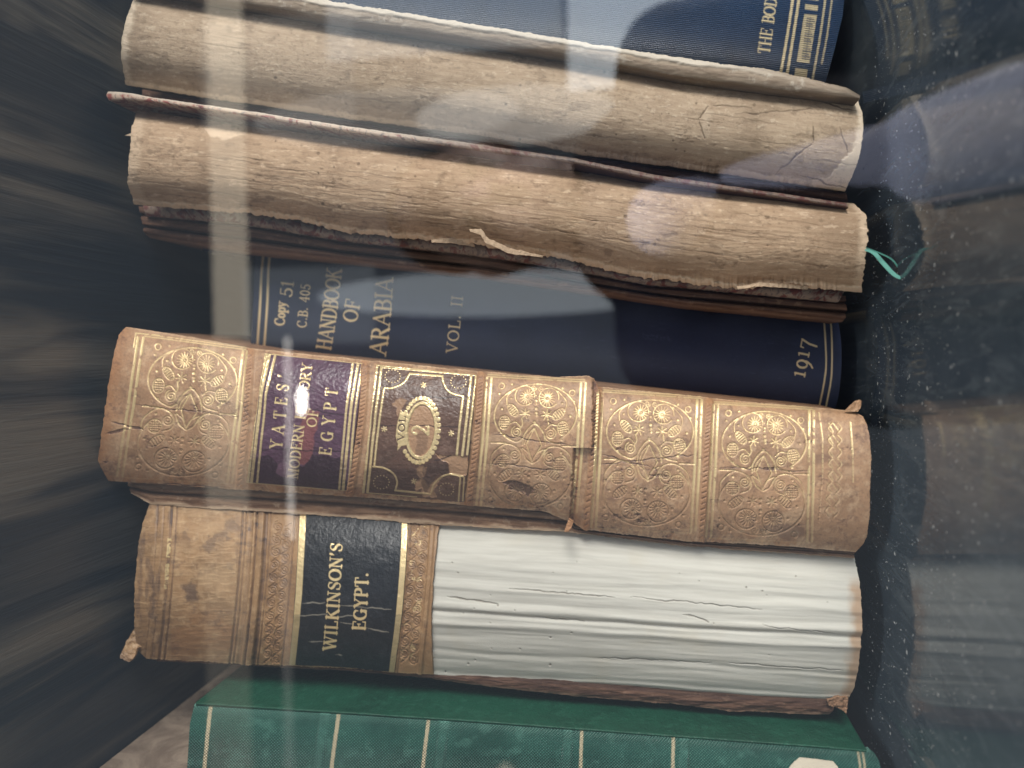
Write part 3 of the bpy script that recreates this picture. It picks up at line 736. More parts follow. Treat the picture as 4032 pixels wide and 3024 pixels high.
# ------------------------------------------------------------------ gilt Egypt history
b = book('gilt_book', foot(3428, 1850, .222), 'thick tan leather book with gilt flower panels and a purple title label')
P = Patch([(510, 1288), (700, 1317), (996, 1371), (1344, 1407), (1860, 1458), (2180, 1484), (2260, 1482), (2318, 1478), (2338, 1490), (2348, 1522), (2688, 1555), (3000, 1587), (3352, 1618)],
          [(425, 1889), (700, 1906), (996, 1926), (1344, 1948), (1830, 1984), (2150, 2008), (2240, 2048), (2300, 2086), (2688, 2128), (3100, 2152), (3369, 2174)],
          left=[(510, 1288), (484, 1316), (456, 1427), (425, 1646), (398, 1828), (425, 1889)],
          right=smooth_poly([(3352, 1618), (3400, 1645), (3423, 1720), (3429, 1820), (3426, 1930), (3422, 2040), (3408, 2125), (3369, 2174)]), d=.2165, R=.0085, p=2.5, step=2.0, fray=(4, 5, 6, 4), seed=91)
YP = P; c = P.c; X, Y = P.PX, P.PY
TAN = [('panel', 'x')]


def zc(off, k): return lambda pts: [(off[0] + x / k, off[1] + y / k) for x, y in pts]


def quad_map(Q, src=((185, 165), (1040, 225), (985, 1440), (125, 1395))):
    """carries points of the first flower panel into another panel"""
    s = np.array(src, float); Q = np.array(Q, float)

    def f(pts):
        out = []
        for p in np.asarray(pts, float):
            u = v = .5
            for _ in range(8):
                e = (1 - u) * (1 - v) * s[0] + u * (1 - v) * s[1] + u * v * s[2] + (1 - u) * v * s[3] - p
                J = np.stack([(1 - v) * (s[1] - s[0]) + v * (s[2] - s[3]), (1 - u) * (s[3] - s[0]) + u * (s[2] - s[1])], -1)
                dv = np.linalg.solve(J, e); u -= dv[0]; v -= dv[1]
            out.append((1 - u) * (1 - v) * Q[0] + u * (1 - v) * Q[1] + u * v * Q[2] + (1 - u) * v * Q[3])
        return np.array(out)
    return f


def el(cx, cy, rx, ry, a0=0, a1=360, rot=0, n=30):
    t = np.radians(np.linspace(a0, a1, n)); q = math.radians(rot); x = rx * np.cos(t); y = ry * np.sin(t)
    return np.stack([cx + x * math.cos(q) - y * math.sin(q), cy + x * math.sin(q) + y * math.cos(q)], -1)


def spiral(cx, cy, r, turns=2.1, a0=0, flipx=1):
    t = np.linspace(0, 1, 34); a = a0 + t * turns * 6.283; return np.stack([cx + flipx * r * (1 - .86 * t) * np.cos(a), cy + r * (1 - .86 * t) * np.sin(a)], -1)


def flower_panel(c, f, n='orn'):
    ln = lambda pts, w=6.0, v=1.0: c.line(f(pts), w * .8, n, v)
    ln(el(615, 515, 405, 293, 128, 412, n=50), 7); ln(el(585, 1095, 405, 305, -40, 220, n=50), 7)
    ln(smooth_poly([(365, 745), (440, 770), (500, 735)], 16)); ln(smooth_poly([(865, 795), (760, 770), (705, 720)], 16))
    ln(smooth_poly([(190, 1000), (210, 880), (330, 790), (450, 830), (485, 910), (460, 970), (390, 995)], 40)); ln(smooth_poly([(985, 1030), (960, 900), (860, 825), (750, 830), (705, 900), (720, 980), (790, 1015)], 40))
    for x, y, r in ((530, 340, 72), (728, 357, 74), (455, 1235, 78), (690, 1245, 80)):
        for k in range(15):
            a = 6.283 * k / 15; ca, sa = math.cos(a), math.sin(a); ln([(x + 20 * ca, y + 20 * sa), (x + r * .75 * ca, y + r * .75 * sa)], 5.5); ln([(x + r * .7 * ca, y + r * .7 * sa), (x + r * ca, y + r * sa)], 4)
        c.disc(f([(x, y)])[0], 4, n)
    for x, y, r in ((505, 330, 97), (742, 352, 97), (438, 1242, 98), (692, 1268, 102)): ln(el(x, y, r, r * .95, 40, 370), 5.5)
    ln(smooth_poly([(330, 410), (335, 330), (420, 260)], 20), 5); ln(smooth_poly([(905, 480), (915, 390), (830, 290)], 20), 5)
    for x, y, rx, ry, rot in ((312, 585, 52, 66, 0), (890, 645, 55, 66, -10), (312, 950, 62, 62, 0), (870, 990, 68, 66, 0), (392, 470, 70, 38, 50), (843, 510, 70, 40, -38), (340, 1085, 80, 40, -35), (805, 1085, 75, 40, 40)):
        ln(el(x, y, rx, ry, rot=rot), 4.5); q = math.radians(rot)
        for u in np.arange(-.8, .81, .32):
            for v in np.arange(-.8, .81, .32):
                if u * u + v * v < .8: c.disc(f([(x + u * rx * math.cos(q) - v * ry * math.sin(q), y + u * rx * math.sin(q) + v * ry * math.cos(q))])[0], 3.0, n, .95)
    for x, y, r in ((512, 500, 48), (725, 515, 52), (500, 1075, 46), (680, 1082, 50)):
        for k in range(7):
            a = 6.283 * k / 7 + .3; ln([(x, y), (x + r * math.cos(a), y + r * math.sin(a))], 5.5)
    ln(smooth_poly([(480, 540), (490, 600), (470, 640)], 16)); ln(smooth_poly([(735, 560), (745, 600)], 10))
    for x, y, fl in ((435, 672, -1), (770, 692, 1), (425, 892, 1), (765, 918, -1)): ln(spiral(x, y, 56, a0=-1.2, flipx=fl), 5.5)
    ln(smooth_poly([(470, 625), (420, 580), (360, 600)], 16), 5); ln(smooth_poly([(720, 650), (770, 610), (840, 620)], 16), 5)
    for x, y in ((590, 258), (660, 265), (512, 1355), (590, 1360)): ln(spiral(x, y, 30, 1.6), 4.5)
    ln(smooth_poly([(495, 800), (512, 700), (608, 600), (700, 690), (722, 800)], 40), 7); ln(smooth_poly([(515, 790), (540, 710), (605, 640)], 20), 5)
    ln([(608, 640), (535, 790), (595, 955), (685, 805), (608, 640)], 5.5)
    ln(smooth_poly([(488, 835), (530, 925), (592, 975)], 20), 7); ln(smooth_poly([(715, 850), (660, 940), (598, 978)], 20), 7); ln(smooth_poly([(500, 830), (560, 880), (592, 960)], 20), 5); ln(smooth_poly([(700, 845), (630, 890), (598, 960)], 20), 5)
    for x, y, r in ((617, 330, 3), (620, 380, 5), (620, 410, 4), (620, 455, 6), (624, 495, 6), (628, 522, 5), (606, 585, 5), (575, 1060, 6), (570, 1105, 5), (572, 1165, 6), (565, 1200, 4)): c.disc(f([(x, y)])[0], r, n)
    for x, y in ((272, 235), (970, 308), (205, 1320), (885, 1388)): ln(el(x, y, 27, 27), 6)
    for x, y in ((375, 222), (252, 310), (285, 455), (370, 355), (875, 265), (992, 390), (875, 410), (958, 530), (315, 705), (878, 755), (315, 840), (877, 875), (235, 1070), (915, 1125), (190, 1240), (825, 1240), (930, 1300), (290, 1355)): c.disc(f([(x, y)])[0], 4.6, n)
    for a, b_ in (((190, 776), (335, 780)), ((890, 815), (1025, 820))): q = f([a, b_]); c.dash(q[0], q[1], 5, 6, 3, n)


PANELS = {1: [(603, 1332), (962, 1385), (900, 1889), (519, 1865)], 3: [(1946, 1490), (2284, 1511), (2247, 2010), (1903, 1994)], 4: [(2378, 1550), (2739, 1577), (2714, 2088), (2352, 2068)], 5: [(2833, 1598), (3180, 1620), (3172, 2126), (2805, 2106)]}
for k, q in PANELS.items(): flower_panel(c, quad_map(q))
# ruled frames of the panels
for k, q in PANELS.items():
    q = np.array(q, float); lo, ro = ((-24, -45) if k == 1 else (-6, -24)), (6, 24)
    for o in lo: c.line([q[0] + (o, -2), (q[0] + q[3]) / 2 + (o + 3, 0), q[3] + (o, 6)], 9, 'rule')
    for o in ro: c.line([q[1] + (o, -2), (q[1] + q[2]) / 2 + (o + 3, 0), q[2] + (o, 6)], 9, 'rule')
    for o in (-8, -16): c.line([q[0] + (-20, o), q[1] + (20, o)], 4, 'rule', .7)
    c.line([q[3] + (-10, 12), q[2] + (20, 12)], 4, 'rule', .5)
c.line(zc((380, 1260), 2.44)([(415, 130), (395, 260)]), 6, 'rule'); c.line(zc((380, 1260), 2.44)([(415, 128), (640, 150)]), 4, 'rule')
# foot of the spine
z6 = zc((2780, 1540), 2.44)
q = z6([(1085, 210), (1120, 460), (1120, 800), (1080, 1270)]); c.dash(q[0], q[1], 6, 14, 6, 'rule', .8); c.dash(q[1], q[2], 5, 12, 8, 'rule', .6); c.dash(q[2], q[3], 5, 12, 10, 'orn', .6)
q = z6([(1385, 300), (1410, 600), (1412, 880)]); c.dash(q[0], q[1], 7, 16, 4, 'rule', .9); c.dash(q[1], q[2], 5, 16, 8, 'rule', .5)
for k in range(8):
    y = 350 + k * 115; x = 1240 - max(0, k - 4) * 12
    for sgn in (-1, 1): c.line(z6(smooth_poly([(x + 25 * sgn, y - 45), (x + 62 * sgn, y + 5), (x + 25 * sgn, y + 55)], 20)), 5, 'orn', .9 if k < 3 else .55); c.line(z6([(x - 60 + 40 * (sgn > 0), y - 40), (x - 20 + 60 * (sgn > 0), y + 40)]), 5, 'rule', .8 if k < 2 else .25)
# raised bands with rope tooling
BANDS = [[(998, 1376), (985, 1600), (954, 1925)], [(1448, 1420), (1432, 1660), (1386, 1945)], [(1901, 1466), (1885, 1700), (1851, 1985)], [(2356, 1526), (2340, 1733), (2306, 2088)], [(2793, 1568), (2780, 1800), (2760, 2132)]]
for k, bd in enumerate(BANDS):
    s = smooth_poly(bd, 60); l = c.L.setdefault('band', np.zeros_like(X)); c.line(s, 26, 'band', 1, 9)
    for i in range(4, len(s) - 2, 1):
        if i % 2 == 0: c.line([s[i] + (-7, 3), s[i] + (7, -4)], 4.5, 'rope', .5 + .5 * rng.random())
band = c.L.pop('band'); rope = c.L.pop('rope'); orn = c.L.pop('orn'); rule = c.L.pop('rule')
wearf = fbm(X / 30., Y / 30., 301, 5, .65); tt = P.T
glint_half = sstep(.78, .40, tt + .35 * (wearf - .5))  # more gold above, darker tooling below: glint and emboss shade painted in
tear = np.where(Y < 1762, 2337 - (Y - 1500) * .012, 2262 - (Y - 1762) * .06) + 14 * (fbm(X / 40., Y / 18., 401, 4, .6) - .5)
raised = sstep(5, -5, X - tear)
g = .85 * (orn * (.12 + .88 * glint_half) * (.4 + .6 * sstep(.33, .55, fbm(X / 14., Y / 14., 333, 3)))) ; g = np.maximum(g, rule * (.3 + .7 * sstep(.85, .55, tt + .2 * (wearf - .5))) * sstep(.25, .36, wearf))
head = sstep(560, 470, X + 60 * (wearf - .5) + .18 * (Y - 1288)); g *= (1 - head)
c.L['gold'] = g
hl = .0018 * raised
P.h += hl + .0007 * band * (1 - .4 * rope) - .00024 * orn - .0001 * rule + .00025 * (fbm(X / 90., Y / 90., 310, 3) - .5) + .00007 * fbm(X / 6., Y / 6., 311, 3)
dk = c.layer('dark')
dk += .34 * rope * band + .16 * (orn * (1 - glint_half)) + .8 * np.exp(-((X - tear - 7) / 8) ** 2) * (Y > 1500) * (X > 2200) * .8
dk += .5 * sstep(.62, .78, fbm(X / 60., Y / 26., 320, 5, .65)) * sstep(.1, .3, tt)
for (a, b_) in (((455, 1660), (575, 1690)), ((430, 1705), (520, 1690)), ((3000, 1850), (3060, 1840)), ((2640, 1880), (2560, 1870))): c.crack(a, b_, 10, 'dark', 7, int(a[0]), .8)
dk += .38 * sstep(.50, .66, fbm(X / 15., Y / 15., 340, 4, .6)) * sstep(.42, .6, fbm(X / 90., Y / 90., 345, 3)) + .22 * sstep(.55, .7, fbm(X / 7., Y / 7., 347, 3))
c.fill([(1980, 1892), (2040, 1888), (2090, 1905), (2110, 1925), (2080, 1955), (2060, 1940), (2010, 1925)], 'dark', .9, 10, 5, 10)
c.fill([(3000, 2068), (3100, 2060), (3160, 2075), (3170, 2110), (3090, 2128)], 'dark', .6, 16, 8, 14); c.fill([(3200, 1780), (3280, 1790), (3270, 1830), (3200, 1825)], 'dark', .5, 16, 6, 20)
for (a, b_, w_) in (((1944, 1705), (2250, 1752), 5), ((1905, 1820), (2230, 1850), 4), ((2350, 1830), (2740, 1790), 5), ((2810, 1840), (3190, 1855), 4), ((540, 1590), (950, 1640), 4), ((940, 1560), (1000, 1640), 3), ((600, 1900), (900, 1912), 4), ((2370, 1790), (2560, 1840), 6)): c.crack(a, b_, w_, 'dark', 9, int(a[0] + 3), .85)
pl = c.layer('pale'); pl += .7 * (1 - sstep(0, .018, tt + .012 * (wearf - .5))) + .5 * sstep(.975, 1, tt) + .45 * sstep(.55, .75, fbm(X / 120., Y / 60., 325, 4)) * (1 - head)
tn = c.layer('tan'); tn += head * .9 + .5 * band + .6 * sstep(.9, .97, tt) * sstep(.5, .6, wearf) + .8 * sstep(2340, 2385, X) * sstep(2400, 2385, X) * 0
tn += .7 * np.exp(-((X - tear - 16) / 14) ** 2) * (X > 2200)
P.h -= .0005 * sstep(.5, 1, dk) * 0.7
P.build('spine', MT['yates'], b, .0015)

# purple title label
QL = Patch([(1042, 1391), (1236, 1412), (1431, 1431)], [(969, 1901), (1170, 1919), (1371, 1934)], depth=P.on(.0030), d=.2165, step=1.8, fray=(2, 2, 2, 2), seed=5); c = QL.c; z2 = zc((900, 1340), 2.675)
for a, w_ in (([(395, 150), (300, 600), (200, 1490)], 11), ([(428, 155), (345, 560), (240, 1490)], 11), ([(1362, 250), (1290, 700), (1205, 1580)], 10), ([(1408, 250), (1330, 760), (1258, 1580)], 8)): c.line(z2(a), w_)
for a in ([(488, 165), (395, 560), (300, 1495)], [(1308, 255), (1240, 720), (1165, 1575)]):
    q = z2(a); c.dash(q[0], q[1], 9, 11, 5); c.dash(q[1], q[2], 8, 11, 6, val=.9)
c.line(z2([(400, 140), (1420, 245)]), 4); c.line(z2([(190, 1500), (1258, 1590)]), 4)
letters(c, "YATES'", (1109, 1768), (1142, 1480), 46, xs=.92, thick=.16); letters(c, 'MODERN HISTORY', (1171, 1886), (1229, 1434), 39, gap=.07, thick=.17)
letters(c, 'OF', (1244, 1683), (1254, 1613), 38, gap=.12); letters(c, 'EGYPT', (1302, 1794), (1330, 1530), 46, xs=.95, thick=.16)
c.fill(z2([(290, 1240), (420, 1215), (480, 1260), (520, 1300), (490, 1390), (600, 1460), (720, 1450), (720, 1320), (800, 1325), (850, 1280), (880, 1205), (1000, 1215), (1200, 1240), (1270, 1600), (180, 1510), (200, 1250)]), 'dark', .8, 9, 12, 4)
c.fill(z2([(740, 1000), (790, 780), (840, 720), (960, 760), (930, 940), (900, 1000), (890, 1180), (850, 1270), (800, 1320), (735, 1290)]), 'tan', .75, 8, 14, 6)
c.fill(z2([(520, 1310), (590, 1280), (650, 1330), (630, 1430), (540, 1450), (490, 1430)]), 'pale', 1.0, 7, 15, 6)
for k in range(60):
    x, y = z2([(300 + 900 * rng.random(), 150 + 1350 * rng.random())])[0]; c.crack((x, y), (x + 20 + 50 * rng.random(), y + 30 * (rng.random() - .5)), 1.8, 'pale', 5, k, .5)
for a, b_ in (((1210, 1612), (1400, 1640)), ((1225, 1640), (1300, 1640)), ((980, 1610), (1070, 1630)), ((1000, 1770), (1380, 1775))): c.crack(a, b_, 4, 'dark', 7, int(a[0]), .9)
QL.c.L['gold'] *= (1 - .45 * sstep(.72, .8, QL.T)); QL.h += .00025 * (fbm(QL.PX / 12., QL.PY / 8., 61, 4) - .5) - .0001 * c.L['gold'] + .0005 * (fbm(QL.PX / 70., QL.PY / 70., 66, 2) - .5)
QL.build('title_label', MT['purple'], b, .0004)

# brown volume label
QL = Patch([(1483, 1436), (1680, 1456), (1877, 1476)], [(1425, 1942), (1626, 1960), (1827, 1977)], depth=P.on(.0030), d=.2165, step=1.8, fray=(2, 4, 2, 4), seed=15); c = QL.c; z3 = zc((1380, 1400), 2.676)
for a, w_ in (([(280, 105), (215, 600), (135, 1440)], 10), ([(328, 112), (262, 640), (180, 1440)], 9), ([(352, 350), (292, 780), (250, 1170)], 7), ([(1272, 210), (1215, 740), (1178, 1050)], 9), ([(1325, 220), (1262, 740), (1230, 1040)], 8), ([(1185, 430), (1150, 740), (1120, 1050)], 8), ([(1158, 1275), (1140, 1530)], 6), ([(1198, 1285), (1185, 1530)], 5)): c.line(z3(a), w_)
for a in ([(360, 345), (450, 340), (560, 285), (625, 190)], [(970, 215), (985, 300), (1050, 390), (1185, 430)], [(240, 1170), (350, 1185), (450, 1245), (490, 1330), (475, 1415)], [(850, 1440), (875, 1360), (950, 1285), (1050, 1252), (1190, 1275)]): c.line(z3(smooth_poly(a, 36)), 6)
c.line(z3([(625, 190), (972, 215)]), 7); c.line(z3([(470, 1420), (840, 1460)]), 7); c.line(z3([(280, 100), (1330, 210)]), 4); c.line(z3([(340, 125), (1260, 205)]), 3.5); c.line(z3([(190, 1448), (700, 1490)]), 3)
for x, y, r in ((445, 215, 80), (1138, 275, 82), (325, 1335, 82), (1012, 1410, 76)):
    for k in range(15): c.disc(z3([(x + r * math.cos(k * 6.283 / 15), y + r * .85 * math.sin(k * 6.283 / 15))])[0], 1.9)
for x, y in ((770, 310), (355, 775), (1062, 820), (668, 1325)):
    for k in range(3): a = k * 1.047 + .3; c.line(z3([(x - 28 * math.cos(a), y - 28 * math.sin(a)), (x + 28 * math.cos(a), y + 28 * math.sin(a))]), 3.4)
c.fill(z3(el(742, 790, 140, 275, n=40, rot=4)), 'tan', .95, 3, 5); c.fill(z3([(690, 850), (760, 780), (820, 840), (800, 1000), (740, 1060), (680, 1040), (700, 940)]), 'grey', .7, 9, 8, 10)
c.line(z3(el(745, 790, 155, 290, n=50, rot=4)), 11)
for k in range(34):
    a = k * 6.283 / 34; x = 735 + 195 * math.cos(a) * 1.0 - .07 * 340 * math.sin(a); y = 788 + 340 * math.sin(a) + 8 * math.cos(a)
    if x < 580 and 540 < y < 990: continue
    c.disc(z3([(x, y)])[0], 8.5); c.disc(z3([(x + 3, y + 2)])[0], 3, 'dark', .6)
c.fill(z3([(530, 570), (575, 612), (625, 622), (598, 700), (572, 760), (572, 860), (595, 945), (540, 955), (490, 1000), (500, 930), (478, 860), (485, 740), (510, 650)]), 'gold', .9, 2)
letters(c, 'VOL', z3([(560, 900)])[0], z3([(580, 640)])[0], 24, 'vol', gap=.25, thick=.2, thin=.1)
letters(c, '2', z3([(820, 850)])[0], z3([(825, 740)])[0], 66, gap=.0, thick=.14)
vl = c.L.pop('vol'); c.L['gold'] *= 1 - vl; dkb = c.layer('dark'); dkb += vl
c.fill(z3([(120, 1180), (470, 1195), (640, 1190), (760, 1250), (770, 1150), (1000, 1110), (1040, 1190), (1030, 1250), (900, 1260), (840, 1380), (800, 1460), (760, 1380), (740, 1300), (690, 1320), (680, 1430), (450, 1470), (110, 1440)]), 'dark', .55, 8, 21, 5)
c.fill(z3([(890, 1040), (1060, 1050), (1190, 1060), (1240, 1060), (1240, 1250), (1150, 1275), (1035, 1240), (1040, 1130), (960, 1100)]), 'tan', .95, 7, 22, 4)
c.fill(z3([(690, 1190), (800, 1160), (800, 1230), (760, 1300), (830, 1380), (860, 1330), (960, 1275), (880, 1420), (900, 1500), (760, 1480), (740, 1400), (690, 1440), (680, 1330), (730, 1290), (690, 1240)]), 'tan', .8, 10, 23, 5)
c.fill(z3([(430, 500), (520, 450), (600, 470), (560, 540), (500, 640), (480, 570)]), 'tan', .7, 8, 24, 5); c.fill(z3([(740, 220), (880, 225), (860, 245), (760, 240)]), 'tan', .6, 5, 25)
for k in range(150):
    x, y = z3([(200 + 1050 * rng.random(), 150 + 1250 * rng.random())])[0]; c.crack((x, y), (x + 10 + 26 * rng.random(), y - 14 + 24 * rng.random()), 1.7, 'pale', 4, k, .5)
for a, b_ in (((150, 740), (620, 740)), ((600, 735), (1270, 760)), ((590, 430), (1170, 440)), ((860, 1110), (1060, 1060))): p_, q_ = z3([a, b_]); c.crack(p_, q_, 5, 'dark', 8, int(a[0]), 1.0)
QL.c.L['gold'] *= (1 - c.layer('tan') * .0) * (1 - .5 * sstep(.77, .84, QL.T)); gr = c.L.pop('grey'); c.L['dark'] = np.maximum(c.L['dark'], gr * .55)
QL.h += .00022 * (fbm(QL.PX / 10., QL.PY / 7., 71, 4) - .5) - .0003 * sstep(.6, 1, c.L['tan']) + .00012 * c.L['gold'] + .0005 * (fbm(QL.PX / 70., QL.PY / 70., 76, 2) - .5)
QL.build('volume_label', MT['brown'], b, .0004)
# covers
Q = Patch([(505, 1900), (996, 1925), (1344, 1946), (1830, 1982), (2243, 2030), (2262, 2070), (2688, 2124), (3365, 2172)], [(520, 1940), (600, 1985), (996, 2010), (1344, 2034), (1733, 2066), (2225, 2092), (2688, 2147), (3362, 2196)],
          left=[(505, 1900), (508, 1925), (520, 1940)], d=.2275, R=.001, step=2.6, fray=(0, 5, 4, 4), seed=101)
e = Q.T + .3 * (fbm(Q.PX / 70., Q.PY / 20., 41, 4, .6) - .5); Q.c.layer('pale')[:] = .8 * sstep(.82, .95, e) + .3 * sstep(.3, .2, e); Q.c.layer('dark')[:] = .9 * np.exp(-((Q.T - .45) / .07) ** 2) + .4 * sstep(2250, 2330, Q.PX)
Q.h += .0008 * (fbm(Q.PX / 80., Q.PY / 10., 3, 4) - .5) - .002 * np.exp(-((Q.T - .45) / .06) ** 2) + .0008 * Q.c.L['pale']
Q.build('back_cover', MT['boardtan'], b, .11)
Patch([(540, 1306), (996, 1380), (1860, 1467), (3340, 1626)], [(540, 1345), (1860, 1505), (3345, 1665)], d=.2275, step=20).build('front_cover', MT['boardtan'], b, .11)
Patch([(540, 1340), (1860, 1500), (3330, 1660)], [(480, 1880), (1344, 1935), (3330, 2160)], d=.2315, step=40).build('page_block', MT['pages'], b, .105)
fl = Patch([(3330, 1616), (3345, 1600), (3366, 1580), (3385, 1574)], [(3375, 1622), (3385, 1610), (3390, 1595), (3392, 1580)], d=.222, step=2, fray=(2, 2, 0, 2), seed=4); fl.h += .0006 * fbm(fl.PX / 8., fl.PY / 8., 4, 3); fl.build('torn_corner', MT['yates'], b, .001)
fl = Patch([(2240, 2040), (2232, 2062), (2222, 2092)], [(2258, 2052), (2250, 2075), (2238, 2094)], d=.2195, step=2, fray=(2, 2, 0, 2), seed=6); fl.c.layer('tan')[:] = .7; fl.h += .0006 * fbm(fl.PX / 8., fl.PY / 8., 4, 3); fl.build('torn_flap', MT['yates'], b, .001)

# ------------------------------------------------------------------ half stripped calf book on Egypt
b = book('calf_book', foot(3385, 2450, .226), 'brown calf book with black title label, lower spine stripped to white paper')
top = [(600, 1960), (996, 2000), (1344, 2022), (1733, 2052), (2225, 2078), (2688, 2132), (3362, 2186)]
W = Patch(top, [(575, 2592), (996, 2616), (1344, 2629), (1563, 2651), (1891, 2663), (2255, 2680), (2688, 2719), (2992, 2739), (3336, 2753)], left=[(600, 1960), (560, 2060), (545, 2150), (530, 2300), (528, 2480), (575, 2592)],
          right=smooth_poly([(3362, 2186), (3385, 2300), (3394, 2429), (3388, 2551), (3370, 2680), (3336, 2753)]), d=.2225, R=.0085, p=2.2, step=8, seed=111)
P = Patch([(1650, 2043), (2225, 2078), (2688, 2132), (3362, 2186)], [(1650, 2655), (1891, 2665), (2255, 2682), (2688, 2721), (2992, 2741), (3336, 2755)], right=smooth_poly([(3362, 2186), (3385, 2300), (3394, 2429), (3388, 2551), (3370, 2680), (3336, 2755)]),
          depth=W.on(-.0004), d=.2225, step=2.6, fray=(0, 4, 0, 5), seed=121); c = P.c; X, Y = P.PX, P.PY
u = X - .0; v = Y - 2050 - .062 * (X - 1650); wv = v + 22 * (fbm(u / 400., v / 90., 500, 3) - .5)
P.h += .0005 * (fbm(u / 900., wv / 40., 501, 3, .55) - .5) + .00025 * (fbm(u / 260., wv / 16., 502, 3) - .5)
for yy, a_, w_ in ((330, .0013, 16), (352, -.0012, 9), (395, .0012, 14), (500, -.0006, 10), (560, .0008, 18), (210, -.0007, 22), (250, .0005, 15), (595, .0009, 9)):
    vv = wv - yy - 14 * (fbm(u / 500., v * 0 + yy, 510, 2) - .5); P.h += .5 * a_ * np.exp(-(vv / w_) ** 2)
for a, b_, w_ in (((2005, 2318), (2420, 2352), 4), ((1760, 2352), (1960, 2378), 5), ((2110, 2432), (2300, 2445), 3.5), ((2690, 2420), (2790, 2446), 5), ((2480, 2350), (3000, 2400), 3), ((3000, 2460), (3330, 2500), 3), ((2350, 2590), (2800, 2610), 3), ((2870, 2610), (3320, 2640), 3)): c.crack(a, b_, w_, 'dark', 7, int(a[0]), .6)
for k in range(30): c.disc((1750 + 1550 * rng.random(), 2200 + 450 * rng.random()), 1.5 + 2.5 * rng.random() ** 2, 'dark', .6)
c.layer('tan')[:] = .8 * sstep(.965, .99, P.S + .02 * (fbm(Y / 40., X / 40., 9, 4) - .5)) * sstep(2250, 2330, Y) + .6 * sstep(.018, .004, P.S)
P.h -= .0006 * c.layer('dark')
P.build('spine_lining', MT['white'], b, .0012)
# leather half of the spine
E = lambda x, y: x
P = Patch([(600, 1960), (996, 2000), (1344, 2022), (1733, 2052)], [(575, 2592), (996, 2616), (1344, 2629), (1563, 2650), (1706, 2656)], left=[(600, 1960), (560, 2060), (545, 2150), (530, 2300), (528, 2480), (545, 2560), (575, 2592)],
          right=[(1733, 2052), (1722, 2110), (1708, 2247), (1697, 2411), (1700, 2560), (1706, 2656)], depth=W.on(.0012), d=.2225, step=2.0, fray=(0, 6, 5, 4), seed=131); c = P.c; X, Y = P.PX, P.PY


def rib(x0, dy=-.085, curve=14):
    """a line across the spine that crosses the middle at x0"""
    y = np.linspace(1980, 2665, 40); t = (y - 2320) / 340
    return np.stack([x0 + dy * (y - 2320) - curve * t * t * .5, y], -1)


for x0, w_, n_, v_ in ((655, 9, 'groove', .9), (676, 5, 'groove', .9), (935, 7, 'groove', 1), (950, 4, 'groove', .8), (972, 18, 'groove', .35), (994, 7, 'groove', 1), (1030, 12, 'groove', 1.0), (1046, 4, 'groove', .7), (1140, 5, 'groove', .7), (1600, 5, 'groove', .5), (625, 5, 'groove', .4), (600, 4, 'groove', .4)): c.line(rib(x0), w_, n_, v_)
c.line(rib(1012), 22, 'band', 1, 8); c.line(rib(985), 12, 'band', .6, 6); c.line(rib(1685, curve=8), 16, 'band', .8, 5)
scr = np.random.default_rng(5)
for x0, wd in ((1092, 74), (1632, 74)):
    for k in range(11):
        y = 2085 + k * 50; xc = x0 - .085 * (y - 2320)
        for sg in (-1, 1):
            c.line(spiral(xc + sg * wd * .24, y + 12 * sg, 17 + 4 * scr.random(), 1.9, scr.random() * 6, sg), 4.5, 'orn')
            c.line(smooth_poly([(xc + sg * wd * .45, y - 22), (xc + sg * 6, y), (xc + sg * wd * .4, y + 24)], 16), 5, 'orn', .9)
        for q_ in range(4): c.disc((xc + wd * (scr.random() - .5) * .9, y + 40 * (scr.random() - .5)), 3.5, 'orn', .8)
gr, bnd, orn = c.L.pop('groove'), c.L.pop('band'), c.L.pop('orn')
P.h += .0007 * bnd - .0006 * gr - .0003 * orn + .0005 * (fbm(X / 80., Y / 60., 600, 3) - .5) + .00008 * fbm(X / 6., Y / 6., 601, 3)
ridge = 1 - np.abs(2 * fbm(X / 90., Y / 13., 602, 3) - 1); P.h += .0001 * ridge ** 4 * (X < 930)
dk = c.layer('dark'); dk += .55 * gr + .28 * orn + .55 * sstep(.60, .72, fbm(X / 60., Y / 60., 610, 5, .6)) * sstep(2200, 2060, Y) + .5 * sstep(.58, .72, fbm(X / 26., Y / 120., 611, 4)) * (X < 680) + .35 * sstep(.5, .68, fbm(X / 24., Y / 18., 613, 5, .65)) * sstep(.4, .6, fbm(X / 120., Y / 90., 615, 3))
c.fill([(718, 2296), (778, 2300), (772, 2374), (735, 2372)], 'dark', .75, 24, 3, 24); c.fill([(790, 2165), (900, 2050), (1000, 2060), (900, 2100), (830, 2180)], 'dark', .55, 34, 9, 26); c.fill([(600, 2290), (625, 2280), (610, 2450), (590, 2440)], 'dark', .7, 26, 13, 22)
c.fill([(880, 2095), (915, 2120), (890, 2130)], 'dark', .6, 8, 19, 10)
tn = c.layer('tan'); tn += .75 * sstep(2385, 2440, Y + 40 * (fbm(X / 80., Y / 50., 620, 3) - .5)) * (X > 676) * (X < 930) * sstep(.3, .6, fbm(X / 70., Y / 50., 622, 4)); tn += .25 * (X > 1042)
pl = c.layer('pale'); pl += .4 * ridge ** 6 * (X > 676) * (X < 930) + .5 * sstep(.985, 1, P.T) + .4 * sstep(.5, .75, fbm(X / 60., Y / 90., 630, 4)) * (X > 780) * (X < 930) * sstep(2100, 2160, Y)
gl = c.layer('gold')
q = rib(652); 
for y0, y1 in ((2130, 2185), (2232, 2285), (2298, 2312)): c.line(q[(q[:, 1] > y0 - 10) & (q[:, 1] < y1 + 10)], 11, 'gold', .95)
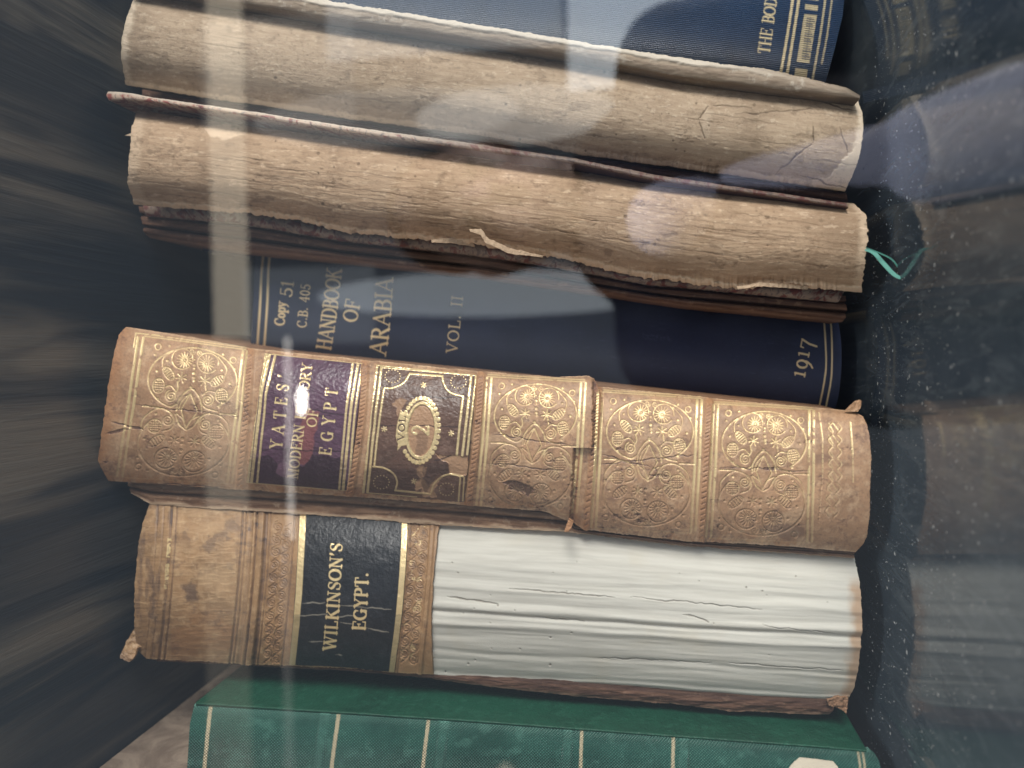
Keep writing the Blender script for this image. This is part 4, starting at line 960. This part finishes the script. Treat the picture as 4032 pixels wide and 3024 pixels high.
c.L['gold'] *= sstep(.40, .5, fbm(X / 9., Y / 9., 640, 3)); c.L['gold'] += .55 * orn * sstep(.6, .72, fbm(X / 30., Y / 30., 641, 3)) * (X > 1300)
P.build('spine', MT['wilk'], b, .0012)
fl = Patch([(530, 2478), (505, 2520), (482, 2570), (478, 2586)], [(575, 2545), (548, 2545), (530, 2590), (510, 2606)], d=.228, step=2, fray=(3, 3, 0, 3), seed=8); fl.Y = fl.Y - .004 * fl.S; fl.h += .0012 * fbm(fl.PX / 14., fl.PY / 14., 4, 3); fl.c.layer('dark')[:] = .5 * sstep(.6, 1, fl.S); fl.build('torn_corner', MT['wilk'], b, .001)
# black label with gold rules
QL = Patch([(1178, 2013), (1400, 2027), (1606, 2046)], [(1138, 2618), (1340, 2626), (1552, 2646)], left=[(1178, 2013), (1170, 2200), (1156, 2420), (1138, 2618)], right=[(1606, 2046), (1600, 2200), (1583, 2420), (1552, 2646)], depth=W.on(.0018), d=.2225, step=1.8, fray=(0, 2, 1, 2), seed=25); c = QL.c; X, Y = QL.PX, QL.PY
tL = [(1193, 2010), (1184, 2200), (1170, 2420), (1150, 2620)]; tR = [(1594, 2044), (1588, 2200), (1570, 2420), (1543, 2646)]
for t_, w_ in ((tL, 24), (tR, 22)): c.line(smooth_poly(t_, 40), w_, 'gold')
c.L['gold'] *= np.where(Y > 2420, .55, 1.0)
letters(c, "WILKINSON'S", (1318, 2562), (1348, 2140), 46, gap=.10, thick=.20, thin=.08, bend=-4); letters(c, 'EGYPT.', (1436, 2482), (1449, 2256), 48, gap=.09, thick=.20, thin=.08, bend=-2)
for a, b_ in (((1190, 2375), (1280, 2372)), ((1325, 2380), (1540, 2402)), ((1170, 2428), (1290, 2420)), ((1300, 2430), (1400, 2425)), ((1440, 2468), (1530, 2490)), ((1340, 2450), (1390, 2455)), ((1215, 2530), (1270, 2528)), ((1320, 2580), (1345, 2580))): c.crack(a, b_, 4.0, 'tan', 7, int(a[0]), .8)
for k in range(60):
    x = 1220 + 320 * rng.random(); y = 2150 + 420 * rng.random(); c.crack((x, y), (x + 12 * rng.random(), y + 10 * rng.random() + 3), 1.6, 'pale', 3, k, .6)
c.layer('pale')[:] += .5 * sstep(.6, .8, fbm(X / 40., Y / 40., 660, 4)) * sstep(2220, 2300, Y) * sstep(2420, 2380, Y)
QL.h += .00008 * (fbm(X / 9., Y / 9., 670, 4) - .5) + .0005 * (fbm(X / 70., Y / 60., 671, 3) - .5)
QL.build('title_label', MT['black'], b, .0004)
Q = Patch([(620, 2580), (1560, 2640), (1900, 2655), (2300, 2675), (2688, 2714), (3275, 2748)], [(620, 2602), (1344, 2640), (1560, 2658), (1660, 2668), (1915, 2702), (2316, 2747), (2688, 2775), (2870, 2800), (3265, 2814)], right=[(3275, 2748), (3285, 2785), (3265, 2814)], d=.2305, R=.001, step=2.6, fray=(0, 4, 3, 6), seed=141)
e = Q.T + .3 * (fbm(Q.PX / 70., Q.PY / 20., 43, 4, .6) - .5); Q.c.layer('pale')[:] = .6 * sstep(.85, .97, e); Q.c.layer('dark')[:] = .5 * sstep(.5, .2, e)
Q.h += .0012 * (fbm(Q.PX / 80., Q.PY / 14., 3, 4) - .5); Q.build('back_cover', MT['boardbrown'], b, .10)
fl = Patch([(3255, 2752), (3300, 2738), (3338, 2745)], [(3262, 2775), (3310, 2790), (3330, 2808)], d=.2295, step=2, fray=(3, 4, 2, 6), seed=12); fl.h += .0012 * fbm(fl.PX / 12., fl.PY / 12., 4, 3); fl.build('torn_corner', MT['boardtan'], b, .001)
Patch([(640, 1990), (2225, 2090), (3340, 2195)], [(600, 2575), (2255, 2665), (3310, 2740)], d=.2345, step=40).build('page_block', MT['pages'], b, .10)
Patch([(640, 1970), (2225, 2086), (3330, 2190)], [(640, 2010), (2225, 2126), (3330, 2230)], d=.2335, step=30).build('front_cover', MT['boardbrown'], b, .10)

# ------------------------------------------------------------------ green book
b = book('green_book', foot(3455, 3150, .214), 'green cloth book with raised bands and pale gilt lines, beside the side wall')
P = Patch([(766, 2772), (1300, 2803), (1900, 2842), (2600, 2893), (3200, 2938), (3425, 2956)], [(735, 3230), (2000, 3310), (3430, 3400)], left=[(766, 2772), (748, 2850), (737, 3024), (735, 3230)],
          right=smooth_poly([(3425, 2956), (3462, 3000), (3474, 3110), (3462, 3280), (3430, 3400)]), d=.211, R=.009, p=3.2, step=3.0, seed=151); c = P.c; GP = P
for a, w_ in (([(833, 2770), (826, 2810), (805, 3024), (795, 3200)], 14), ([(1337, 2796), (1330, 2840), (1306, 3024), (1296, 3200)], 14), ([(1689, 2818), (1684, 2860), (1665, 3024), (1655, 3200)], 13), ([(2292, 2860), (2290, 2900), (2286, 3024), (2282, 3200)], 12), ([(2651, 2886), (2651, 2930), (2649, 3024), (2648, 3200)], 12), ([(3374, 2945), (3380, 2970), (3388, 3040), (3390, 3200)], 8), ([(3392, 2945), (3398, 2970), (3406, 3040), (3408, 3200)], 8)): c.line(smooth_poly(a, 40), w_)
for a in ([(1283, 2795), (1276, 2850), (1252, 3024), (1240, 3200)], [(1752, 2825), (1746, 2880), (1728, 3024), (1715, 3200)], [(2238, 2860), (2236, 2910), (2230, 3024), (2226, 3200)], [(2693, 2890), (2693, 2940), (2691, 3024), (2690, 3200)]):
    c.line(smooth_poly(a, 40), 34, 'band', 1, 8)
bn = c.L.pop('band'); P.h += .0009 * bn
P.h += .0002 * (fbm(P.PX / 120., P.PY / 120., 700, 3) - .5)
c.layer('pale')[:] = .5 * sstep(.03, .0, P.T) + .16 * sstep(.10, .03, P.T) + .18 * sstep(.55, .8, fbm(P.PX / 50., P.PY / 40., 702, 4)) + .2 * bn * fbm(P.PX / 20., P.PY / 20., 5)  # top edge lightened: highlight along the rounding painted into the cloth
P.build('spine', MT['green'], b, .002)
Q = Patch([(772, 2764), (1300, 2797), (1900, 2836), (2600, 2888), (3200, 2932), (3412, 2950)], [(772, 2778), (1300, 2810), (1900, 2849), (2600, 2902), (3200, 2946), (3412, 2965)], d=.2185, R=.0006, step=3, seed=161)
Q.h += 0; Q.build('front_cover', MT['greenside'], b, .14)
Q = Patch([(745, 3215), (3420, 3385)], [(745, 3250), (3420, 3425)], d=.2185, step=30); Q.build('back_cover', MT['greenside'], b, .14)
Patch([(800, 2790), (2000, 2865), (3380, 2970)], [(790, 3200), (3380, 3380)], d=.224, step=40).build('page_block', MT['pages'], b, .12)
QL = Patch([(3100, 3034), (3128, 3000), (3149, 2985), (3215, 2990), (3280, 2999), (3300, 3020)], [(3095, 3150), (3200, 3158), (3300, 3165)], depth=P.on(.0011), d=.211, step=2.0, fray=(2, 2, 2, 1), seed=35)
QL.c.line(smooth_poly([(3200, 3012), (3212, 3020), (3206, 3034), (3220, 3050)], 20), 4, 'dark'); QL.c.line(smooth_poly([(3250, 3022), (3262, 3030), (3266, 3060)], 20), 4, 'dark')
QL.build('shelf_label', plain('cream_label_paper', (.60, .53, .42), .8), b, .0003)

# ------------------------------------------------------------------ dust on the shelf
V = []; q = []
for k in range(5200):
    x = -.14 + rng.random() * .28; y = .122 + rng.random() ** .8 * .12; r = (.00005 + .00017 * rng.random() ** 5); a = rng.random() * 6.3; el_ = 1 + 3 * rng.random() ** 3
    ca, sa = math.cos(a), math.sin(a); n0 = len(V)
    for dx, dy in ((-el_, -.6), (el_, -.8), (el_ * .8, .7), (-el_ * .7, .8)): V.append((x + r * (dx * ca - dy * sa), y + r * (dx * sa + dy * ca), ZS + .00004 + r * .3 * rng.random()))
    V.append((x, y, ZS + .00005 + r * .9)); q += [(n0, n0 + 1, n0 + 4), (n0 + 1, n0 + 2, n0 + 4), (n0 + 2, n0 + 3, n0 + 4), (n0 + 3, n0, n0 + 4)]
me = raw_mesh('dust', V, q, None, None, False); tag(link('dust', me, plain('dust_grains', (.42, .41, .39), .9)), 'pale dust specks scattered over the dark glossy shelf', 'dust', None, 'stuff')

# ------------------------------------------------------------------ the photographer, mirrored in the glass
def capsule(a, b, ra, rb, n=14, m=7):
    """a tapered rounded limb from a to b"""
    a = np.array(a, float); b = np.array(b, float); w = (b - a) / (np.linalg.norm(b - a) + 1e-9)
    u = np.cross(w, (.3, .5, .8)); u /= np.linalg.norm(u); v = np.cross(w, u); V = []
    prof = [(a, ra, t) for t in np.linspace(-90, 0, m)] + [(b, rb, t) for t in np.linspace(0, 90, m)]
    for c0, r_, t in prof:
        t = math.radians(t)
        for k in range(n): q_ = 6.2832 * k / n; V.append(c0 + w * r_ * math.sin(t) + (u * math.cos(q_) + v * math.sin(q_)) * max(r_ * math.cos(t), 1e-5))
    Q_ = [(i * n + k, i * n + (k + 1) % n, (i + 1) * n + (k + 1) % n, (i + 1) * n + k) for i in range(2 * m - 1) for k in range(n)]
    return V, Q_


def ellipsoid(c0, r_, n=20, m=14):
    V = [np.array(c0) + np.array(r_) * (math.cos(t) * math.cos(q_), math.cos(t) * math.sin(q_), math.sin(t)) for t in np.linspace(-1.5706, 1.5706, m) for q_ in np.linspace(0, 6.2832, n, endpoint=False)]
    return V, [(i * n + k, i * n + (k + 1) % n, (i + 1) * n + (k + 1) % n, (i + 1) * n + k) for i in range(m - 1) for k in range(n)]


def blend(name, parts, voxel, mat, parent):
    """one continuous skin grown over overlapping shapes"""
    V, Q_ = [], []
    for v, q_ in parts: Q_ += [tuple(i + len(V) for i in f) for f in q_]; V += list(v)
    o = link(name, raw_mesh(name, V, Q_), mat, parent)
    md = o.modifiers.new('remesh', 'REMESH'); md.mode = 'VOXEL'; md.voxel_size = voxel; md.use_smooth_shade = True
    sm = o.modifiers.new('smooth', 'SMOOTH'); sm.iterations = 4
    return o


H = np.array((.184, -.71, .186))
man = bpy.data.objects.new('person', None); COL.objects.link(man); man.location = (.184, -.75, -.75)
tag(man, 'person in a dark jacket over a pale lavender shirt, mirrored faintly in the glass', 'person')
skin = plain('skin', (.62, .40, .32), .5); navyj = plain('dark_jacket', (.012, .016, .03), .8); hairm = plain('dark_hair', (.03, .022, .018), .6)
ear = lambda sx: ellipsoid(H + (sx * .076, -.005, -.005), (.012, .022, .032))
arms = []; sleeves = []
for sx in (-1, 1):
    S_, E_, W_, P_ = H + (sx * .185, -.04, -.235), H + (sx * .225, -.045, -.51), H + (sx * .215, .035, -.745), H + (sx * .210, .055, -.83)
    arms += [capsule(S_, E_, .045, .037), capsule(E_, W_, .036, .025), capsule(W_, P_, .024, .028)]
    for k, (dy, ln_) in enumerate(((-.024, .062), (-.008, .078), (.008, .082), (.024, .074))):
        a_ = P_ + (0, dy, -.012); b_ = a_ + (-sx * .004, .004, -ln_ * .55); arms += [capsule(a_, b_, .0095, .0088), capsule(b_, b_ + (-sx * .012, .003, -ln_ * .45), .0088, .0072)]
    t_ = P_ + (-sx * .004, .024, .030); arms += [capsule(t_, t_ + (-sx * .012, .026, -.032), .012, .0105), capsule(t_ + (-sx * .012, .026, -.032), t_ + (-sx * .014, .032, -.064), .0105, .0085)]
    sleeves += [capsule(S_, E_, .072, .062), capsule(E_, W_ + (0, 0, .01), .060, .046)]
blend('body', [ellipsoid(H + (0, 0, .02), (.074, .092, .105)), ellipsoid(H + (0, .022, -.055), (.056, .070, .070)), ear(-1), ear(1), capsule(H + (0, .085, .012), H + (0, .108, -.022), .010, .015), capsule(H + (-.022, .076, -.066), H + (.022, .076, -.066), .009, .009),
               capsule(H + (0, -.02, -.08), H + (0, -.03, -.19), .056, .062), capsule(H + (0, -.04, -.22), H + (0, -.04, -.75), .11, .12), capsule(H + (-.17, -.04, -.23), H + (.17, -.04, -.23), .05, .05)] + arms, .0045, skin, man)
blend('jacket', [capsule(H + (0, -.04, -.24), H + (0, -.04, -.80), .150, .165), capsule(H + (-.17, -.04, -.23), H + (.17, -.04, -.23), .072, .072)] + sleeves, .008, navyj, man)
shirtm = plain('pale_lavender_shirt', (.60, .60, .74), .8)
blend('shirt', [capsule((.150, -.632, -.035), (.185, -.640, -.10), .046, .034), capsule((.185, -.636, -.10), (.200, -.630, -.27), .036, .046), capsule((.200, -.628, -.30), (.225, -.628, -.40), .060, .072)], .005, shirtm, man)
blend('hair', [ellipsoid(H + (0, -.022, .048), (.083, .092, .092)), ellipsoid(H + (0, -.05, -.01), (.080, .066, .09))], .005, hairm, man)
for sx in (-1, 1): V, q = ellipsoid(H + (sx * .031, .082, .005), (.012, .010, .008)); link('eye', raw_mesh('eye', V, q), plain('eye', (.05, .04, .035), .2), man)

sc.render.engine = 'CYCLES'
sc.cycles.use_denoising = True
sc.cycles.use_adaptive_sampling = False
sc.cycles.max_bounces = 8; sc.cycles.transparent_max_bounces = 12; sc.cycles.glossy_bounces = 4
sc.cycles.sample_clamp_indirect = 4.0
